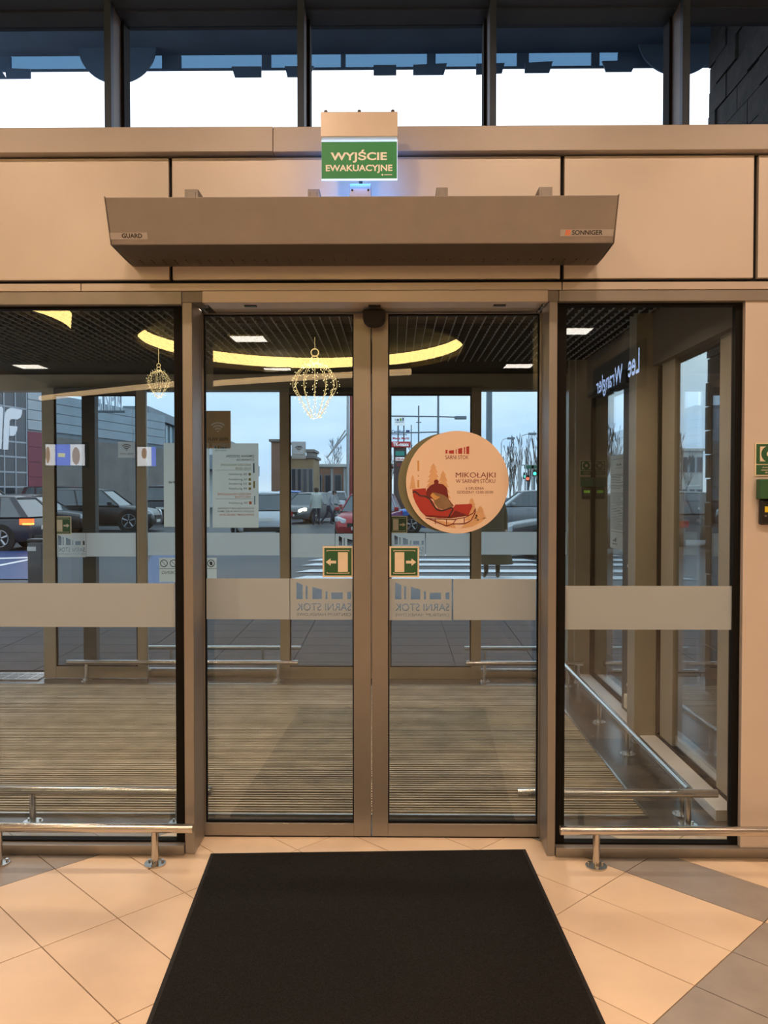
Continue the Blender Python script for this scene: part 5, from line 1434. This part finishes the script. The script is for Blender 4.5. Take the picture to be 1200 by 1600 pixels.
def house(name, label, px0, px1, d, pytop, depth, wall, roof, wins=0, rows=1, zb_=None):
    Y = d - 3.8; a, b = X(px0, Y), X(px1, Y); zt = Z(pytop, Y); z0 = .1
    t = thing(name, ((a + b) / 2, Y, z0), label, 'building')
    z0 = zb_ or z0
    box('wall', wall, t, a, b, Y, Y + depth, z0, zt)
    box('roof', roof, t, a - .15, b + .15, Y - .15, Y + depth + .1, zt, zt + .18 * d / 60)
    for r in range(rows):
        for k in range(wins):
            w = (b - a) / (wins + .0); x = a + w * (k + .2); z = z0 + (zt - z0) * (r + .35) / rows
            f = box('window', 'facade_frame', t, x - .05, x + w * .6 + .05, Y - .06, Y + .02, z - .05, z + (zt - z0) / rows * .45 + .05)
            box('pane', 'facade_glass', f, x, x + w * .6, Y - .08, Y - .055, z, z + (zt - z0) / rows * .45)
    return t
house('low_shop', 'low tan shop building beyond the cars left of the walkers', 446, 490, 66, 716, 5, 'bld_tan', 'bld_grey', 5)
house('plant_block', 'dark grey block on the tan shop roof', 479, 489, 68, 706, 4, 'bld_grey', 'bld_grey', zb_=Z(716, 62.2) + .21)
house('brown_building', 'long brown building beyond the walkers', 490, 612, 78, 729, 8, 'bld_brown', 'bld_brown', 8)
house('white_building', 'white building with dark windows seen through the right side glass', 1052, 1098, 58, 705, 8, 'bld_white', 'bld_white', 4, 2)
house('orange_shop', 'rust-coloured shop corner right of the opening hours notice', 424, 442, 60, 690, 4, 'bld_brown', 'bld_grey')
def pole(name, label, px, d, pytop, r, mat='pole_light', arms=(), cat='lamp post', group=None, zb_=None):
    Y = d - 3.8; x = X(px, Y); zt = Z(pytop, Y); z0 = gz(Y)
    t = thing(name, (x, Y, z0), label, cat, group)
    MB().tube((x, Y, z0), (x, Y, zt), r, r * .75, 12).build('post', mat, t, smooth=True)
    MB().tube((x, Y, z0), (x, Y, z0 + .25), r * 1.6, r * 1.5, 12).build('post_base', mat, t)
    for pxa, pya, pxb, pyb, lamp in arms:
        a = (X(pxa, Y), Y, Z(pya, Y)); b = (X(pxb, Y), Y, Z(pyb, Y))
        ar = MB().tube(a, b, r * .5, r * .5, 8).build('arm', mat, t)
        if lamp:
            s = 1 if b[0] > a[0] else -1
            MB().box(b[0] - .1 * s, b[0] + .55 * s, Y - .14, Y + .14, b[2] - .12, b[2] + .06).build('lamp_head', 'pole_grey', ar, bevel=.03)
    return t
pole('column_post', 'thick grey post beyond the outer pane right of the round poster', 764, 19, 560, .085, 'pole_grey', cat='post')
pole('lamp_post', 'tall lamp post with a long double arm above the round poster', 684.5, 46, 590, .075, 'pole_grey', [(684.5, 651, 600, 650, True), (684.5, 651, 713, 652, True), (684.5, 675, 600, 677, False)])
pole('mast', 'grey mast with short cross arms left of the tall lamp post', 654, 50, 634, .06, 'pole_grey', [(648, 651, 660, 651, False), (650, 660, 658, 660, False)], cat='mast')
pole('mast', 'short mast beside the stacked shop signs', 642.5, 60, 664, .05, 'pole_grey', [(638, 676, 647, 676, False)], cat='mast')
pole('lamp_post', 'thin street lamp at the far right behind the bare trees', 813.5, 66, 690, .06, 'pole_light', [(813.5, 690, 815, 681, False), (815, 681, 827, 677.5, True)])
pole('lamp_post', 'thin street lamp beside the round poster edge', 783, 72, 692, .05, 'pole_light', [(783, 692, 786, 686.5, False), (786, 686.5, 794, 684.5, True)])
pole('lamp_post', 'thin bare street pole left of the green road sign', 821, 60, 702, .05, 'pole_light')
pole('flag_pole', 'white pole with slanting stays right of the walkers', 543.5, 52, 600, .10, 'pole_light', [(543, 676, 511, 715, False), (540, 672, 513, 713, False)], cat='mast')
pole('red_post', 'dark red post beside the white pole', 549, 50, 600, .13, 'pole_red', cat='mast')
ft = thing('station_canopy', (X(530, 68), 68, .2), 'thin white canopy beam on posts beyond the walkers', 'canopy')
box('canopy_beam', 'bld_white', ft, X(489, 68), X(600, 68), 68, 71, Z(729.5, 68), Z(725, 68))
for px in (497, 518, 538, 585): box('canopy_post', 'pole_light', ft, X(px, 68) - .1, X(px, 68) + .1, 68.5, 68.7, .1, Z(729, 68))
# stacked shop signs
d = 70; Y = d - 3.8
tt = thing('sign_totem', (X(625, Y), Y, .2), 'tall stacked shop sign tower beyond the right door leaf', 'sign tower')
pm('totem_dark', (0.09, 0.06, 0.06), 0.6); pm('totem_teal', (0.03, 0.28, 0.24), 0.5, emit=.25); pm('totem_red', (0.45, 0.03, 0.04), 0.5, emit=.3); pm('totem_white', (0.85, 0.87, 0.88), 0.5, emit=.7); pm('totem_blue', (0.04, 0.09, 0.25), 0.5); pm('totem_green', (0.2, 0.5, 0.06), 0.5)
box('tower', 'totem_dark', tt, X(615, Y), X(635, Y), Y, Y + .6, .1, Z(699, Y))
box('top_board', 'totem_white', tt, X(616, Y), X(633, Y), Y - .2, Y, Z(665, Y), Z(648, Y))
f = frame_y(Y - .24)
def rr_(a, b, c, d): return [(X(a, Y), Z(d, Y)), (X(b, Y), Z(d, Y)), (X(b, Y), Z(c, Y)), (X(a, Y), Z(c, Y))]
flats('board_print', 'totem_blue', tt, f, [rr_(617.5, 618.6, 655, 657.5), rr_(620, 623, 655, 658), rr_(628.6, 630.8, 653, 658)]); flat('board_print', 'totem_green', tt, f, rr_(624.5, 627.5, 654, 658.2))
lettering('SARNI STOK', 'totem_blue', tt, f, X(617.5, Y), X(631, Y), Z(661, Y), Z(659, Y), .02)
MB().tube((X(622, Y), Y, Z(700, Y)), (X(622, Y), Y, Z(665, Y)), .06, n=6).build('mast_pole', 'pole_grey', tt); MB().tube((X(631, Y), Y, Z(700, Y)), (X(631, Y), Y, Z(665, Y)), .06, n=6).build('mast_pole', 'pole_grey', tt)
lettering('Carrefour', 'totem_blue', tt, f, X(612, Y), X(632, Y), Z(677, Y), Z(672, Y), .03)
flat('board_print', 'totem_blue', tt, f, rr_(634, 640, 672.5, 677)); flat('board_print', 'totem_dark', tt, f, rr_(612, 636, 679, 680))
lettering('Media Markt', 'totem_red', tt, f, X(613.5, Y), X(639.5, Y), Z(687, Y), Z(683, Y), .03)
box('board', 'totem_red', tt, X(611, Y), X(641.5, Y), Y - .22, Y, Z(699.5, Y), Z(690, Y), .1)
lettering('TK-maxx', 'totem_white', tt, frame_y(Y - .26), X(614, Y), X(639, Y), Z(697.5, Y), Z(691.5, Y), .03)
box('board', 'totem_teal', tt, X(618, Y), X(632, Y), Y - .1, Y, Z(712, Y), Z(705, Y)); box('board', 'totem_white', tt, X(618, Y), X(632, Y), Y - .1, Y, Z(720, Y), Z(714.5, Y))
lettering('DELIA', 'totem_red', tt, frame_y(Y - .14), X(619, Y), X(631, Y), Z(719, Y), Z(715.5, Y), .03)
lettering('CCC', 'totem_red', tt, f, X(620.5, Y), X(631, Y), Z(728.5, Y), Z(724, Y), .03)
# green road sign and signals
gs = thing('road_gantry', (X(828, 80), 80, .2), 'green overhead road sign on posts at the far right', 'road sign')
pm('road_green', (0.03, 0.16, 0.10), 0.5)
Y = 80; box('sign_board', 'road_green', gs, X(819, Y), X(845, Y), Y, Y + .1, Z(732.5, Y), Z(727, Y))
for px in (811, 832, 845): box('post', 'pole_light', gs, X(px, Y) - .1, X(px, Y) + .1, Y, Y + .2, .1, Z(727, Y))
box('beam', 'pole_light', gs, X(811, Y), X(845, Y), Y + .1, Y + .25, Z(727.5, Y), Z(726, Y))
for px, py, mt, lab, d_ in ((835.5, 740, 'signal_green', 'green traffic light, the brighter one at the right', 60), (821, 744.5, 'signal_green', 'small green traffic light further left', 64), (824.5, 748, 'signal_red', 'small red traffic light below the road sign', 62)):
    Y = d_ - 3.8; t = thing('traffic_light', (X(px, Y), Y, .2), lab, 'traffic light')
    c = P(px, py, Y)
    box('signal_head', 'black_plastic', t, c.x - .14, c.x + .14, Y, Y + .2, c.z - .2, c.z + .3); box('post', 'pole_grey', t, c.x - .05, c.x + .05, Y + .05, Y + .15, .1, c.z - .2)
    MB().tube((c.x, Y - .04, c.z), (c.x, Y, c.z), .11, n=12).build('lamp', mt, t)
# ------------------------------------------------------------------ bare trees
def tree(label, px, d, pytop, spread, seed, upright=.8, n=5, group='bare trees beyond the car park'):
    Y = d - 3.8; x = X(px, Y); zt = Z(pytop, Y); rnd = random.Random(seed)
    t = thing('bare_tree', (x, Y, gz(Y)), label, 'tree', group)
    H = zt - gz(Y); m = MB()
    MB().tube((x, Y, gz(Y)), (x, Y, gz(Y) + H * .35), H * .012, H * .009, 8).build('trunk', 'bark', t)
    def br(p, dr, L, r, lev):
        q = p + dr * L; m.tube(p, q, r, r * .6, 4, cap=False)
        if lev == 0: return
        for k in range(4):
            nd = (dr * upright * 1.4 + Vector((rnd.uniform(-1, 1) * spread, rnd.uniform(-1, 1) * spread, rnd.uniform(.5, 1.2)))).normalized()
            br(p + dr * L * rnd.uniform(.45, 1), nd, L * rnd.uniform(.55, .8), max(r * .6, .014), lev - 1)
    m.tube((x, Y, gz(Y) + H * .3), (x, Y, gz(Y) + H * .97), H * .009, .012, 5)
    for k in range(16):
        hh = .14 + .78 * k / 15; a = rnd.uniform(0, 6.28)
        dr = Vector((math.cos(a) * spread, math.sin(a) * spread, rnd.uniform(.75, 1.2))).normalized()
        br(Vector((x, Y, gz(Y) + H * hh)), dr, H * (.20 if spread < .6 else .26) * (1.15 - hh * .75), max(H * .0045, .014), 2)
    m.build('branches', 'bark', t, fix=False)
for k, (px, d, py) in enumerate(((790, 100, 702), (797, 94, 694), (803, 107, 688), (811, 98, 684), (826, 90, 688), (834, 114, 683), (842, 105, 690))):
    tree('bare poplar beyond the right leaf, number %s counting from the poster outwards' % ('one', 'two', 'three', 'four', 'five', 'six', 'seven')[k], px, d, py, .28, 20 + k, 1.3, 4)
tree('wide bare tree behind the white pole with stays', 523, 100, 690, .9, 40, .6, 5)
tree('bare tree right of the stacked sign tower', 645, 88, 700, .7, 41, .8, 4)
tree('bare tree left of the stacked sign tower', 610, 88, 714, .7, 42, .8, 4)
for k, (px, d) in enumerate(((938, 58), (946, 64), (955, 71), (964, 78))):
    tree('bare tree seen through the right side glass, %s from the far column' % ('first', 'second', 'third', 'fourth')[k], px, d, 672 + 4 * (k % 2), .35, 50 + k, 1.3, 4, 'bare trees beside the building')
tree('small bare tree beside the white building on the right', 1064, 50, 690, .6, 60, .8, 4, 'bare trees beside the building')

# ------------------------------------------------------------------ above the vestibule: roof overhang and dark stone wall
oh = thing('roof_overhang', (0, 3.2, 5.4), 'dark blue roof overhang with hanging edge plates outside the high windows', 'roof overhang')
ZS = 5.5
dE = 7.55; YE = dE - 3.8
box('soffit', 'canopy_dark', oh, -6, 6, .45, YE, Z(84.5, YE), Z(84.5, YE) + .25)
zs0, zs1, zs2 = Z(84.5, YE), Z(104.5, YE), Z(119.5, YE)
# row of light-blue glass plates with dark posts
posts_ = [8, 16, 146, 155, 258, 276, 285, 412, 424, 466, 535, 539, 605, 668, 678, 762, 808, 815, 920, 931]
box('edge_rail', 'canopy_grey', oh, -6, 6, YE + .0, YE + .03, zs1 - .012, zs1)
for a, b, dark in ((-120, 8, 0), (8, 23, 1), (23, 143, 0), (143, 152, 1), (152, 200, 0), (200, 213, 1), (213, 258, 0), (258, 286, 1), (286, 412, 0), (412, 425, 1), (425, 486, 0), (486, 534, 0), (534, 540, 1), (540, 667, 0), (667, 679, 1), (679, 745, 0), (745, 806, 0), (806, 823, 1), (823, 921, 0), (921, 932, 1), (932, 962, 0), (962, 1100, 1), (1100, 1240, 1)):
    box('edge_post' if dark else 'edge_plate', 'canopy_grey' if dark else 'canopy_glass', oh, X(a, YE) - (.004 if dark else 0), X(b, YE) + (.004 if dark else 0), YE - (.004 if dark else 0), YE + .02, zs1, zs0)
for pts in (((-30, 104), (8, 104), (18, 120), (-60, 120)), ((16, 104), (55, 106), (55, 120), (18, 120)), ((365, 104), (411, 104), (411, 120), (370, 120)), ((447, 104), (492, 104), (485, 120), (451, 120)), ((584, 103), (619, 103), (619, 118), (584, 118)),
            ((645, 103), (697, 101), (692, 118), (645, 118)), ((742, 102), (786, 101), (782, 116), (742, 118)), ((817, 101), (860, 99), (855, 116), (817, 116)), ((936, 99), (990, 98), (982, 115), (942, 115))):
    MB().prism_y([(X(a, YE - .1), Z(b, YE - .1)) for a, b in pts], YE - .12, YE - .10).build('hanging_plate', 'canopy_grey', oh)
for cx_, cy_, r_ in ((188, 70, 57), (1055, 60, 60)):
    Yq = YE - .14
    MB().prism_y([(X(cx_ + r_ * 1.05 * math.cos(a), Yq), Z(cy_ + r_ * math.sin(a), Yq)) for a in [2 * pi * k / 48 for k in range(48)]], Yq, Yq + .02).build('hanging_disc', 'canopy_grey', oh)
# dark stone wall running outwards at the right
sw = thing('stone_wall', (2.62, 1.9, 0), 'dark rough stone block wall outside the rightmost high window', 'wall')
wx = 2.62
ye = wx * FPX / (1100 - 616) - 3.8
box('wall_core', 'recess', sw, wx + .03, wx + .5, .45, ye - .02, -.02, 6.6)
rnd = random.Random(9); z = .0; row = 0
while z < 6.5:
    y = .45 - (.2 if row % 2 else 0)
    while y < ye:
        y1 = min(y + .40, ye)
        if y1 - max(y, .45) > .03:
            box('stone_block', 'brick_dark', sw, wx + rnd.uniform(-.012, .012), wx + .05, max(y, .45) + .006, y1 - .006, z + .005, z + .195)
        y += .40
    z += .20; row += 1
